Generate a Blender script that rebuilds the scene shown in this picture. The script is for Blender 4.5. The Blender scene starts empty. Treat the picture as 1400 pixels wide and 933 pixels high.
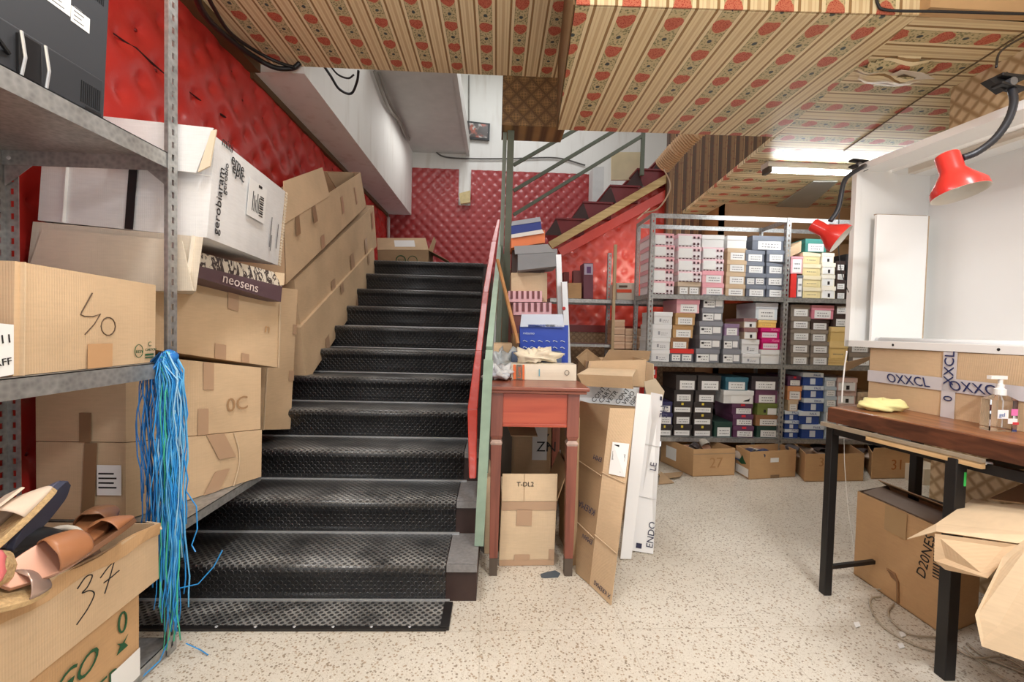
import bpy, math, random
from mathutils import Vector as V, Matrix
random.seed(7)
PI=math.pi
SC=bpy.context.scene
COL=SC.collection
# ---------------------------------------------------------------- camera
FPX=610.0
def cam_axes():
    a,p,r=[math.radians(v) for v in (2.1,-1.73,1.43)]
    f=V((math.sin(a)*math.cos(p),math.cos(a)*math.cos(p),math.sin(p)))
    r0=V((math.cos(a),-math.sin(a),0)); u0=r0.cross(f)
    return r0*math.cos(r)+u0*math.sin(r), u0*math.cos(r)-r0*math.sin(r), f
CR,CU,CF=cam_axes(); CC=V((0,0,1.25))
cd=bpy.data.cameras.new('camera'); cam=bpy.data.objects.new('camera',cd); COL.objects.link(cam)
cd.sensor_width=36; cd.lens=36*FPX/1400; cd.clip_start=.02; cd.clip_end=60
cam.matrix_world=Matrix(((CR.x,CU.x,-CF.x,CC.x),(CR.y,CU.y,-CF.y,CC.y),(CR.z,CU.z,-CF.z,CC.z),(0,0,0,1)))
SC.camera=cam
def at(x,y,X=None,Y=None,Z=None):
    d=CF+CR*((x-700)/FPX)-CU*((y-466.5)/FPX)
    t=X/d.x if X is not None else Y/d.y if Y is not None else (Z-CC.z)/d.z
    return CC+d*t
# ---------------------------------------------------------------- node helper
class S:
    def __init__(s,nt,k): s.nt=nt; s.k=k
    def m(s,op,*o,clamp=False):
        n=s.nt.nodes.new('ShaderNodeMath'); n.operation=op; n.use_clamp=clamp
        for i,v in enumerate((s,)+o):
            if isinstance(v,S): s.nt.links.new(v.k,n.inputs[i])
            else: n.inputs[i].default_value=v
        return S(s.nt,n.outputs[0])
    def __add__(s,o): return s.m('ADD',o)
    def __sub__(s,o): return s.m('SUBTRACT',o)
    def __mul__(s,o): return s.m('MULTIPLY',o)
    def __truediv__(s,o): return s.m('DIVIDE',o)
    def lt(s,o): return s.m('LESS_THAN',o)
    def gt(s,o): return s.m('GREATER_THAN',o)
    def fr(s): return s.m('FRACT')
    def ab(s): return s.m('ABSOLUTE')
    def sin(s): return s.m('SINE')
    def mx(s,o): return s.m('MAXIMUM',o)
    def mn(s,o): return s.m('MINIMUM',o)
    def fl(s): return s.m('FLOOR')
    def sm(s,a,b):
        n=s.nt.nodes.new('ShaderNodeMapRange'); n.interpolation_type='SMOOTHSTEP'
        s.nt.links.new(s.k,n.inputs[0]); n.inputs[1].default_value=a; n.inputs[2].default_value=b
        return S(s.nt,n.outputs[0])
class Mt:
    def __init__(s,name):
        s.m=bpy.data.materials.new(name); s.m.use_nodes=True; s.nt=s.m.node_tree
        s.b=s.nt.nodes['Principled BSDF']
        s._tc=None
    def tc(s,kind='Object'):
        if not s._tc: s._tc=s.nt.nodes.new('ShaderNodeTexCoord')
        return s._tc.outputs[kind]
    def xyz(s,kind='Object'):
        n=s.nt.nodes.new('ShaderNodeSeparateXYZ'); s.nt.links.new(s.tc(kind),n.inputs[0])
        return [S(s.nt,n.outputs[i]) for i in range(3)]
    def vec(s,a,b,c=None):
        n=s.nt.nodes.new('ShaderNodeCombineXYZ')
        for i,v in enumerate((a,b,c)):
            if isinstance(v,S): s.nt.links.new(v.k,n.inputs[i])
            elif v is not None: n.inputs[i].default_value=v
        return n.outputs[0]
    def noise(s,scale,detail=3,vec=None,rough=.5,kind='Object',dist=0):
        n=s.nt.nodes.new('ShaderNodeTexNoise'); n.inputs['Scale'].default_value=scale; n.inputs['Detail'].default_value=detail
        n.inputs['Roughness'].default_value=rough; n.inputs['Distortion'].default_value=dist
        s.nt.links.new(vec or s.tc(kind),n.inputs['Vector']); return S(s.nt,n.outputs[0])
    def vor(s,scale,vec=None,rand=1,feat='F1',out='Distance'):
        n=s.nt.nodes.new('ShaderNodeTexVoronoi'); n.feature=feat; n.inputs['Scale'].default_value=scale; n.inputs['Randomness'].default_value=rand
        s.nt.links.new(vec or s.tc('Object'),n.inputs['Vector']); return S(s.nt,n.outputs[out])
    def mix(s,f,a,b,mode='MIX'):
        n=s.nt.nodes.new('ShaderNodeMix'); n.data_type='RGBA'; n.blend_type=mode
        for i,v in ((0,f),(6,a),(7,b)):
            if isinstance(v,S): s.nt.links.new(v.k,n.inputs[i])
            elif isinstance(v,(tuple,list)): n.inputs[i].default_value=(*v[:3],1)
            elif isinstance(v,(int,float)): n.inputs[i].default_value=v
            else: s.nt.links.new(v,n.inputs[i])
        return n.outputs[2]
    def col(s,c):
        if isinstance(c,(tuple,list)): s.b.inputs['Base Color'].default_value=(*c[:3],1)
        else: s.nt.links.new(c,s.b.inputs['Base Color'])
        return s
    def set(s,rough=None,metal=None,coat=None,spec=None,trans=None,alpha=None):
        for k,v in (('Roughness',rough),('Metallic',metal),('Coat Weight',coat),('Specular IOR Level',spec),('Transmission Weight',trans),('Alpha',alpha)):
            if v is None: continue
            if isinstance(v,S): s.nt.links.new(v.k,s.b.inputs[k])
            else: s.b.inputs[k].default_value=v
        return s
    def bump(s,h,strength=.3,dist=.002):
        n=s.nt.nodes.new('ShaderNodeBump'); n.inputs['Strength'].default_value=strength; n.inputs['Distance'].default_value=dist
        s.nt.links.new(h.k,n.inputs['Height']); s.nt.links.new(n.outputs[0],s.b.inputs['Normal']); return s
def srgb(r,g,b):
    return tuple(((c/255)/12.92 if c/255<=.04045 else ((c/255+.055)/1.055)**2.4) for c in (r,g,b))
_mc={}
def P(r,g,b,rough=.6,metal=0,var=.12,vs=8,coat=0,bmp=0):
    """plain painted / printed surface with a little mottling; colour given as sRGB"""
    k=(r,g,b,rough,metal,var,vs,coat,bmp)
    if k in _mc: return _mc[k]
    m=Mt('mat_%d_%d_%d_%d'%(r,g,b,len(_mc))); c=srgb(r,g,b)
    n=m.noise(vs,4); d=tuple(v*(1-var) for v in c); l=tuple(min(1,v*(1+var)) for v in c)
    m.col(m.mix(n,d,l)).set(rough=rough,metal=metal,coat=coat)
    if bmp: m.bump(n,bmp,.01)
    _mc[k]=m.m; return m.m
def cardboard(r=206,g=178,b=144,key=''):
    k=('card',r,g,b)
    if k in _mc: return _mc[k]
    m=Mt('cardboard_%d%d%d'%(r,g,b)); c=srgb(r,g,b)
    x,y,z=m.xyz()
    n=m.noise(4,5); n2=m.noise(160,2,vec=m.vec(x*.12,y*.12,z))
    f=n*.75+n2*.25
    m.col(m.mix(f.sm(.25,.75),tuple(v*.88 for v in c),tuple(min(1,v*1.1) for v in c))).set(rough=.75,spec=.25)
    fl=((x+y)*900).sin()*.12+n*1.0
    m.bump(fl,.25,.004); _mc[k]=m.m; return m.m
CB=cardboard(); CBD=cardboard(172,144,112); CBL=cardboard(214,190,158); CBO=cardboard(196,158,116); CBI=cardboard(168,138,104); CREAM=cardboard(220,208,190); CBW=cardboard(228,228,228)
TAPE=P(182,150,122,rough=.28,var=.06); TAPED=P(140,112,82,rough=.3,var=.08); INK=P(30,28,28,rough=.7); NAVY=P(32,42,92,rough=.6); GREENINK=P(30,82,50,rough=.7)
PAPER=P(238,238,236,rough=.6,var=.02); WHITE=P(232,231,228,rough=.45,var=.03,vs=3); BLACK=P(26,26,28,rough=.45); BLUE=P(44,146,218,rough=.3,var=.3,vs=30)
def galv():
    m=Mt('galvanised_steel'); n=m.vor(60); n2=m.noise(12,4)
    m.col(m.mix(n2*.6+n*.5,srgb(120,122,122),srgb(198,198,196))).set(rough=n2*.3+.3,metal=.65).bump(n2,.1,.003); return m.m
GALV=galv()
ALU=P(214,216,218,rough=.3,metal=.5,var=.1,vs=20)
# ---------------------------------------------------------------- mesh helpers
class MB:
    def __init__(s): s.v=[]; s.f=[]; s.mi=[]; s.uv=None; s.cm=0
    def add(s,vs,fs):
        o=len(s.v); s.v+= [V(p) for p in vs]; s.f+=[tuple(i+o for i in f) for f in fs]; s.mi+=[s.cm]*len(fs); return s
    def hexa(s,p):   # 0-3 front bl br tr tl ; 4-7 back
        return s.add(p,[(0,1,2,3),(5,4,7,6),(4,0,3,7),(1,5,6,2),(3,2,6,7),(4,5,1,0)])
    def box(s,a,b):
        x0,y0,z0=a; x1,y1,z1=b
        return s.hexa([(x0,y0,z0),(x1,y0,z0),(x1,y0,z1),(x0,y0,z1),(x0,y1,z0),(x1,y1,z0),(x1,y1,z1),(x0,y1,z1)])
    def prism(s,poly,vec):
        vec=V(vec); n=len(poly); p=[V(q) for q in poly]
        fs=[tuple(range(n)),tuple(reversed(range(n,2*n)))]+[(i,i+n,(i+1)%n+n,(i+1)%n) for i in range(n)]
        return s.add(p+[q+vec for q in p],fs)
    def sheet(s,poly,th=.004):
        p=[V(q) for q in poly]; n=(p[1]-p[0]).cross(p[2]-p[0]).normalized()
        return s.prism(p,n*th)
    def bar(s,a,b,w,h,up=(0,0,1)):
        a,b=V(a),V(b); d=(b-a).normalized(); u=V(up)
        r=d.cross(u)
        if r.length<1e-4: r=d.cross(V((0,1,0)))
        r.normalize(); u=r.cross(d).normalized(); r*=w/2; u*=h/2
        return s.hexa([a-r-u,a+r-u,a+r+u,a-r+u,b-r-u,b+r-u,b+r+u,b-r+u])
    def tube(s,path,r,seg=8,cap=True):
        p=[V(q) for q in path]; n=len(p); vs=[]; pn=None
        for i in range(n):
            d=(p[min(i+1,n-1)]-p[max(i-1,0)]).normalized()
            if pn is None:
                pn=d.cross(V((0,0,1)))
                if pn.length<.1: pn=d.cross(V((1,0,0)))
            pn=(pn-d*pn.dot(d)).normalized(); q=d.cross(pn); rr=r[i] if isinstance(r,(list,tuple)) else r
            for k in range(seg):
                t=2*PI*k/seg; vs.append(p[i]+(pn*math.cos(t)+q*math.sin(t))*rr)
        fs=[(i*seg+k,i*seg+(k+1)%seg,(i+1)*seg+(k+1)%seg,(i+1)*seg+k) for i in range(n-1) for k in range(seg)]
        if cap: fs+=[tuple(reversed(range(seg))),tuple((n-1)*seg+k for k in range(seg))]
        return s.add(vs,fs)
    def lathe(s,prof,o,axis=(0,0,1),seg=24):
        ax=V(axis).normalized(); a=ax.cross(V((1,0,0)) if abs(ax.x)<.9 else V((0,1,0))).normalized(); b=ax.cross(a); o=V(o)
        vs=[o+ax*h+(a*math.cos(2*PI*k/seg)+b*math.sin(2*PI*k/seg))*r for r,h in prof for k in range(seg)]
        n=len(prof)
        fs=[(i*seg+k,i*seg+(k+1)%seg,(i+1)*seg+(k+1)%seg,(i+1)*seg+k) for i in range(n-1) for k in range(seg)]
        return s.add(vs,fs)
def obj(name,mb,mat,parent=None,label=None,cat=None,group=None,kind=None,smooth=False,bevel=0,uvf=None):
    me=bpy.data.meshes.new(name)
    top=parent is None and kind!='structure'
    off=V((0,0,0))
    if top and mb.v:
        n=len(mb.v); off=V((sum(p.x for p in mb.v)/n,sum(p.y for p in mb.v)/n,min(p.z for p in mb.v)))
    me.from_pydata([p-off for p in mb.v],[],mb.f); me.validate()
    for m in (mat if isinstance(mat,list) else [mat]): me.materials.append(m)
    if isinstance(mat,list) and len(me.polygons)==len(mb.mi):
        me.polygons.foreach_set('material_index',mb.mi)
    if smooth: me.polygons.foreach_set('use_smooth',[True]*len(me.polygons))
    me.update()
    import bmesh
    bm=bmesh.new(); bm.from_mesh(me); bmesh.ops.recalc_face_normals(bm,faces=bm.faces); bm.to_mesh(me); bm.free()
    o=bpy.data.objects.new(name,me); COL.objects.link(o); o.location=off
    if parent is not None:
        o.parent=parent; o.matrix_parent_inverse=world(parent).inverted()
    tag(o,label,cat,group,kind)
    if bevel:
        b=o.modifiers.new('bevel','BEVEL'); b.width=bevel; b.segments=2; b.limit_method='ANGLE'; b.angle_limit=.6
    return o
def world(o):
    m=Matrix.Translation(o.location)
    return m if o.parent is None else world(o.parent)@o.matrix_parent_inverse@m
def tag(o,label=None,cat=None,group=None,kind=None):
    if label: o['label']=label
    if cat: o['category']=cat
    if group: o['group']=group
    if kind: o['kind']=kind
def thing(name,label,cat,loc,group=None):
    o=bpy.data.objects.new(name,None); COL.objects.link(o); o.location=loc; o.empty_display_size=.1
    tag(o,label,cat,group); return o
def struct(name,mb,mat,**k): return obj(name,mb,mat,kind='structure',**k)
def text(name,s,o,u,v,size,mat,parent,extr=.0004,shear=0,label=None):
    """lettering lying on a face: origin o, reading direction u, up direction v"""
    c=bpy.data.curves.new(name,'FONT'); c.body=s; c.size=size; c.extrude=extr; c.shear=shear; c.resolution_u=3
    c.materials.append(mat); t=bpy.data.objects.new(name,c); COL.objects.link(t)
    u=V(u).normalized(); v=V(v); v=(v-u*v.dot(u)).normalized(); n=u.cross(v); o=V(o)
    M=Matrix(((u.x,v.x,n.x,o.x),(u.y,v.y,n.y,o.y),(u.z,v.z,n.z,o.z),(0,0,0,1)))
    dg=bpy.context.evaluated_depsgraph_get(); me=bpy.data.meshes.new_from_object(t.evaluated_get(dg)); bpy.data.objects.remove(t); bpy.data.curves.remove(c)
    if not me.materials: me.materials.append(mat)
    t=bpy.data.objects.new(name,me); COL.objects.link(t)
    t.parent=parent; t.matrix_parent_inverse=world(parent).inverted(); t.matrix_basis=M
    if label: t['label']=label
    return t
class Face:
    """bilinear face bl,br,tr,tl (counter-clockwise as seen)"""
    def __init__(s,bl,br,tr,tl):
        s.off=0; s.p=[V(q) for q in (bl,br,tr,tl)]; s.u=(s.p[1]-s.p[0]); s.w=s.u.length; s.v=(s.p[3]-s.p[0]); s.h=s.v.length
        s.n=(s.p[2]-s.p[0]).cross(s.p[3]-s.p[1]).normalized()
    def __call__(s,a,b,o=0):
        p=s.p; q=(p[0]*(1-a)+p[1]*a)*(1-b)+(p[3]*(1-a)+p[2]*a)*b
        return q+s.n*(o+s.off)
    def patch(s,a0,b0,a1,b1,o=.0015,th=.001,skew=0):
        m=MB(); m.hexa([s(a0,b0,o-th),s(a1,b0,o-th),s(a1+skew,b1,o-th),s(a0+skew,b1,o-th),s(a0,b0,o),s(a1,b0,o),s(a1+skew,b1,o),s(a0+skew,b1,o)]); return m
    def stroke(s,pts,r=.0018,o=.001):
        m=MB(); m.tube([s(a,b,o) for a,b in pts],r,6); return m
    def text(s,t,a,b,size,mat,parent,rot=0,name='printing',o=.0015,shear=0):
        u=s.u.normalized(); v=(s.v-u*s.v.dot(u)).normalized(); r=math.radians(rot)
        return text(name,t,s(a,b,o),u*math.cos(r)+v*math.sin(r),v*math.cos(r)-u*math.sin(r),size,mat,parent,shear=shear)
class Carton:
    """a carton given by its visible face (bl,br,tr,tl) and the vector D to the opposite one"""
    def __init__(s,label,q,D,mat=None,cat='box',name='cardboard_box',group=None,open_=False,D2=None,th=.005,bevel=.003,inner=None,seed=0):
        q=[V(p) for p in q]; D=V(D); b=[p+D for p in q]
        if D2 is not None: b[2]=q[2]+V(D2); b[3]=q[3]+V(D2)
        s.q=q; s.b=b; s.mat=mat or CB
        base=(q[0]+q[1]+b[0]+b[1])/4; base.z=min(p.z for p in q+b)
        s.t=thing(name,label,cat,base,group)
        s.F=Face(*q); s.R=Face(q[1],b[1],b[2],q[2]); s.L=Face(b[0],q[0],q[3],b[3]); s.B=Face(b[1],b[0],b[3],b[2]); s.T=Face(q[3],q[2],b[2],b[3])
        c=sum(q+b,V())/8
        for f in (s.F,s.R,s.L,s.B,s.T):
            if (f(.5,.5)-c).dot(f.n)<0: f.n=-f.n
            if not open_: f.off=.0035
        m=MB()
        if not open_: s.solid(m,q+b,random.Random(seed+int(abs(base.x*1000)+abs(base.y*777))))
        else:
            for f in (s.F,s.R,s.B,s.L):
                m.hexa([f(0,0,-th),f(1,0,-th),f(1,1,-th),f(0,1,-th),f(0,0),f(1,0),f(1,1),f(0,1)])
            up=V((0,0,1))*th; m.hexa([q[0],q[1],q[1]+up,q[0]+up,b[0],b[1],b[1]+up,b[0]+up])
        s.body=obj('body',m,s.mat,s.t,bevel=bevel if not open_ else 0,smooth=False)
    def solid(s,m,p,rnd,n=6,amp=.0013):
        # slightly wavy, dented walls
        ph=[rnd.uniform(0,6) for _ in range(6)]
        def grid(a,b,c,d):
            nn=(c-a).cross(d-b).normalized()
            cc=sum(p,V())/8
            if ((a+c)/2-cc).dot(nn)<0: nn=-nn
            vs=[];k=rnd.randrange(5)
            for j in range(n+1):
                for i in range(n+1):
                    u,v=i/n,j/n; e=math.sin(PI*u)*math.sin(PI*v)
                    vs.append((a*(1-u)+b*u)*(1-v)+(d*(1-u)+c*u)*v+nn*(e*amp*(1.4*math.sin(3*u+ph[k])+1.2*math.sin(4*v+ph[k+1]))+e*amp*1.2))
            m.add(vs,[(j*(n+1)+i,j*(n+1)+i+1,(j+1)*(n+1)+i+1,(j+1)*(n+1)+i) for j in range(n) for i in range(n)])
        grid(p[0],p[1],p[2],p[3]);grid(p[5],p[4],p[7],p[6]);grid(p[4],p[0],p[3],p[7]);grid(p[1],p[5],p[6],p[2]);grid(p[3],p[2],p[6],p[7]);grid(p[4],p[5],p[1],p[0])
    def part(s,name,mb,mat,label=None,parent=None,smooth=False): return obj(name,mb,mat,parent or s.t,label=label,smooth=smooth)
    def tape(s,f,a0,b0,a1,b1,mat=None,skew=0): return s.part('packing_tape',f.patch(a0,b0,a1,b1,.0045,.001,skew),mat or TAPE)
    def flap(s,a,b,w,mat=None,taper=.01,label=None,th=.005):
        """flap hinged on the edge a-b, reaching by vector w"""
        a,b,w=V(a),V(b),V(w); d=(b-a).normalized()*taper
        m=MB(); m.sheet([a,b,b+w-d,a+w+d],th); return s.part('flap',m,mat or s.mat,label)
    def panel(s,name,pts,mat,th=.005,label=None):
        m=MB(); m.sheet(pts,th); return s.part(name,m,mat,label)
def px(*pts,**k): return [at(x,y,**k) for x,y in pts]
def spl(pts,n=10):
    out=[]; p=[V(q) for q in pts]; p=[p[0]*2-p[1]]+p+[p[-1]*2-p[-2]]
    for i in range(1,len(p)-2):
        for k in range(n):
            t=k/n; a,b,c,d_=p[i-1],p[i],p[i+1],p[i+2]
            out.append(.5*((2*b)+(c-a)*t+(2*a-5*b+4*c-d_)*t*t+(3*b-a-3*c+d_)*t**3))
    out.append(p[-2]); return out
# ---------------------------------------------------------------- setting materials
def terrazzo():
    m=Mt('terrazzo'); x,y,z=m.xyz()
    v=m.vor(72); v2=m.vor(150); n=m.noise(1.2,4); n3=m.noise(45,2)
    chips=(v+n3*.5).lt(.55)*.75; ch2=(v2+m.noise(60,2)*.6).lt(.60)*.4
    base=m.mix(n.sm(.3,.7),srgb(204,197,184),srgb(218,212,200))
    spot=m.mix(m.noise(30,2).sm(.4,.6),srgb(112,94,72),srgb(160,136,108))
    c=m.mix(chips,base,spot); c=m.mix(ch2,c,srgb(150,128,100))
    c=m.mix(m.vor(80).lt(.16)*.6,c,srgb(240,234,222))
    a=.02; u=(x*1+y*a)/.6; w=(y-x*a)/.6
    j=((u.fr()-.5).ab().gt(.4965)).mx((w.fr()-.5).ab().gt(.4965))
    c=m.mix(j*.3,c,srgb(140,126,106)); c=m.mix(m.noise(2.5,5).sm(.5,.8)*.18,c,srgb(150,132,108))
    m.col(c).set(rough=n*.25+.22,spec=.45); return m.m
def wallpaper(name,u_ax,v_ax,off=0):
    m=Mt(name); c=m.xyz(); u=c[u_ax]+off; v=c[v_ax]
    p=.213; q=.212
    uf=(u/p).fr()*p            # 0..p
    vf=(v/q).fr()*q
    n=m.noise(38,3); nf=m.noise(110,2)
    base=m.mix(m.noise(2,3),srgb(228,208,164),srgb(238,220,180))
    W=p*.19                      # half width of the floral band
    d=(uf-p/2).ab()              # distance from the band centre: 0..p/2
    def rule(a,b): return (d-(a+b)/2*p).ab().lt((b-a)/2*p)
    col=m.mix(rule(.265,.325)*.9,base,srgb(142,106,62))
    col=m.mix(rule(.185,.262)*.55,col,srgb(240,224,186))
    col=m.mix(rule(.46,.50)*.45,col,srgb(184,146,98))
    col=m.mix(rule(.385,.405)*.35,col,srgb(196,156,106))
    band=d.lt(W)
    fol=m.mix((m.vor(85)+nf*.35).sm(.35,.75),srgb(118,116,78),srgb(204,188,146))
    col=m.mix(band,col,fol)
    col=m.mix(rule(.172,.184)*.5,col,srgb(120,104,66))
    du=(uf-p/2)/.0385; dv=(vf-.07)/.042
    fan=(du*du+dv*dv).m('SQRT')+(n-.5)*.5+dv*du.ab()*.3
    fl=m.mix((m.vor(170)).gt(.38),srgb(166,52,42),srgb(198,112,88))
    halo=fan.lt(1.22)*band
    col=m.mix(halo*.7,col,srgb(206,184,138)); col=m.mix((fan.lt(1))*band,col,fl)
    dv2=(vf-.172)/.014; du2=(uf-p/2)/.012
    lf=(du2*du2+dv2*dv2).m('SQRT')+(n-.5)*1.2
    col=m.mix(lf.lt(1.7)*band*.6,col,srgb(206,188,146)); col=m.mix(lf.lt(.9)*band,col,srgb(72,82,82))
    st=m.noise(1.3,5); col=m.mix(st.sm(.55,.8)*.18,col,srgb(150,118,76))
    m.col(col).set(rough=.42,spec=.4).bump(m.noise(6,4),.15,.01); return m.m
def lattice(name,u_ax,v_ax,lo,hi,s=.11,dt=1):
    m=Mt(name); c=m.xyz(); u=c[u_ax]/s; v=c[v_ax]/s
    a=((u+v).fr()-.5).ab(); b=((u-v).fr()-.5).ab()
    d=a.mx(b); dots=m.vor(90,vec=m.vec(c[u_ax],c[v_ax]),rand=0).lt(.35)
    col=m.mix(d.sm(.2,.48),hi,lo); col=m.mix(dots*d.lt(.36)*dt,col,tuple(v*.6 for v in lo)); col=m.mix((m.noise(5,3)).sm(.3,.8)*.35,col,lo)
    m.col(col).set(rough=.5).bump(d,.5,.01); return m.m
def vinyl(name,c1,c2):
    m=Mt(name); n=m.noise(3,4)
    m.col(m.mix(n,c1,c2)).set(rough=m.noise(9,3)*.25+.22,spec=.55,coat=.15).bump(m.noise(14,3),.35,.01); return m.m
RED=vinyl('red_vinyl',srgb(190,42,38),srgb(212,64,56)); RED2=vinyl('red_vinyl_back',srgb(152,50,52),srgb(176,66,66)); RED3=vinyl('red_vinyl_under',srgb(190,62,52),srgb(204,76,62))
def plaster():
    m=Mt('plaster'); n=m.noise(1.6,6); x,y,z=m.xyz()
    st=m.noise(3,5,vec=m.vec(x*3,y*3,z*.4))
    c=m.mix(st.sm(.5,.8)*.35,m.mix(n,srgb(226,226,220),srgb(240,240,236)),srgb(176,164,146))
    m.col(c).set(rough=.7).bump(m.noise(8,5),.2,.01); return m.m
PLAST=plaster()
WPX=wallpaper('striped_floral_wallpaper',0,1); WPY=wallpaper('striped_floral_wallpaper_across',1,0,.05); WPV=wallpaper('striped_floral_wallpaper_front',0,2); WPW=wallpaper('striped_wallpaper_stairwell',1,2)
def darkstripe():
    m=Mt('dark_shaded_striped_wallpaper'); x,y,z=m.xyz(); u=(x/.10).fr(); n=m.noise(20,3)  # dark stripe paper, its browns also deepened for shade on this wall
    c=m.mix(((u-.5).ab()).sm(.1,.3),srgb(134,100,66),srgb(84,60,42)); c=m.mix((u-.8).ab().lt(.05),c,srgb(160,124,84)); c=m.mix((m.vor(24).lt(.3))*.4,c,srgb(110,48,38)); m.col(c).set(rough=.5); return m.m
LATB=lattice('brown_lattice_wallpaper',0,2,srgb(96,70,40),srgb(160,124,76)); LATR=lattice('quilted_lattice_wallpaper',1,2,srgb(176,146,106),srgb(230,208,170),.085,0); LATC=lattice('tan_lattice_panel',0,2,srgb(120,92,66),srgb(172,142,108),.07)
def mat_rubber():
    m=Mt('studded_rubber'); x,y,z=m.xyz(); w=y+z
    s=.0235
    a=(x+w)/s*.7071; b=(x-w)/s*.7071
    fa=(a.fr()-.5); fb=(b.fr()-.5)
    r=(fa*fa+fb*fb).m('SQRT'); h=r.sm(.42,.30)
    ring_glint=(r-.36).ab().lt(.05)
    n=m.noise(5,5); tread=S(m.nt,m.geo_up()) 
    disc=r.sm(.34,.40)
    fy=((y-2.012)/.2844+.16).fr(); nose=(fy.sm(.02,.10)-fy.sm(.13,.34))*m.noise(11,4).sm(.35,.75)
    dust=((n.sm(.30,.70)*.75+.18)+nose*.9)*tread.sm(.25,.9)+.03
    base=m.mix(n,srgb(24,24,26),srgb(36,36,38)); base=m.mix(ring_glint*(n.sm(.3,.7)*.35+.1),base,srgb(120,120,122))  # lighter rings paint glossy highlights onto the studs
    c=m.mix(dust*(disc*.75+.12),base,srgb(150,149,146)); m.col(c).set(rough=m.noise(7,3)*.25+.22,spec=.6).bump(h,.7,.005); return m.m
def _geo_up(s):
    g=s.nt.nodes.new('ShaderNodeNewGeometry'); n=s.nt.nodes.new('ShaderNodeSeparateXYZ'); s.nt.links.new(g.outputs['True Normal'],n.inputs[0]); return n.outputs[2]
Mt.geo_up=_geo_up
RUB=mat_rubber()
WOODD=P(58,40,36,rough=.5,var=.3,vs=20)
def wood(name,c1,c2,ax=0,sc=1,rough=.4,coat=0):
    m=Mt(name); c=m.xyz(); q=[c[0]*14,c[1]*14,c[2]*14]; q[ax]=c[ax]*1.2
    n=m.noise(sc*2.2,6,vec=m.vec(*q),dist=.6)
    m.col(m.mix(n.sm(.25,.75),c1,c2)).set(rough=rough,coat=coat).bump(n,.12,.002); return m.m
# ---------------------------------------------------------------- setting
Y0,T,R,LX,RX=2.012,.2844,.175,-1.79,-.06
LAND=11*R; YL=Y0+10*T    # top riser
mb=MB(); mb.box((-1.85,-1.2,-.06),(4.7,4.75,0)); struct('floor',mb,terrazzo())
def tuft(name,O,U,Vv,N,w,h,mat,dx=.17,dy=.17,dep=.022,res=.02,clip=None,sag=0,kind='structure',parent=None,ph=(0,0),**k):
    O,U,Vv,N=V(O),V(U),V(Vv),V(N); nx=int(w/res); ny=int(h/res); m=MB(); vs=[]
    for j in range(ny+1):
        for i in range(nx+1):
            a=i*w/nx; b=j*h/ny
            sa=a; sb=b
            best=9; 
            gx,gy=sa/dx,sb/dy
            for (ox,oy) in ((0,0),(.5,.5)):
                ix=round(gx-ox)+ox; iy=round(gy-oy)+oy
                best=min(best,math.hypot((gx-ix)*dx,(gy-iy)*dy))
            e1=abs(((gx+gy)%1)-.5)*2; e2=abs(((gx-gy)%1)-.5)*2    # pleat lines between the buttons
            pl=max(e1,e2)
            z=dep*(1-math.exp(-(best/.034)))-(dep*.28*max(0,(pl-.80)/.2)**2 if sag==0 else 0)
            z+=sag*(.012*math.sin(a*5+b*9)*math.sin(b*4-a*2)+.006*math.sin(b*23+a*5)*math.sin(a*7))
            vs.append(O+U*a+Vv*b+N*z)
    fs=[]
    for j in range(ny):
        for i in range(nx):
            f=(j*(nx+1)+i,j*(nx+1)+i+1,(j+1)*(nx+1)+i+1,(j+1)*(nx+1)+i)
            if clip is None or all(clip(vs[q]) for q in f): fs.append(f)
    m.add(vs,fs); return obj(name,m,mat,parent,kind=kind,smooth=True,**k)
# left wall: upholstered, buttoned and sagging
mb=MB(); mb.box((-2.0,-1.2,0),(-1.86,7.6,3.3)); struct('wall_left',mb,WOODD)
tuft('wall_left_upholstery',(-1.85,.2,.2),(0,1,0),(0,0,1),(1,0,0),7.2,2.9,RED,dx=.27,dy=.25,dep=.04,sag=1)
mb=MB()
for i in range(28):
    for j in range(24):
        y_=.2+(i+(j%2)*.5)*.27; z_=.2+j*.125
        if y_<7.3 and z_<3.0: mb.lathe([(0,.006),(.007,.004),(.009,0)],(-1.848,y_,z_),axis=(1,0,0),seg=8)
struct('wall_left_upholstery_buttons',mb,P(120,16,18,rough=.4),smooth=True)
mb=MB(); mb.box((-1.85,.2,3.04),(-1.74,3.34,3.10)); mb.box((-1.85,3.34,3.0),(-1.79,7.4,3.05)); struct('trim_1',mb,P(96,74,46,rough=.5))
for i,(pp) in enumerate(([(150,42),(172,58),(185,66),(205,84),(224,100)],[(254,122),(272,136),(292,150),(312,163),(330,176)])):
    mb=MB(); mb.tube([at(x,y,X=-1.822) for x,y in pp],[.002,.005,.008,.006,.003],6); struct('trim_tear',mb,P(40,12,12,rough=.8))
# back wall and the stairwell above
mb=MB(); mb.box((-2.0,7.45,0),(3.6,7.6,5.7)); struct('wall_back',mb,PLAST)
mb=MB(); mb.box((-1.95,3.34,5.6),(3.6,7.5,5.7)); struct('ceiling_stairwell',mb,PLAST)
mb=MB(); mb.box((-1.79,3.34,3.05),(-1.43,7.45,5.6)); struct('wall_stairwell_left',mb,PLAST)
mb=MB(); mb.box((-1.43,4.9,4.08),(-.55,7.45,4.25)); mb.box((-.55,4.9,4.05),(-.50,7.45,4.3)); struct('ceiling_upper_landing',mb,P(196,194,188,rough=.7))
mb=MB(); mb.box((-1.9,3.30,3.14),(.36,3.36,5.7)); struct('wall_stairwell_front',mb,PLAST)
_x=at(912,260,Y=5.06).x
mb=MB(); mb.box((_x,5.06,2.3),(3.6,5.12,5.7)); struct('wall_stairwell_right',mb,darkstripe())
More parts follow.
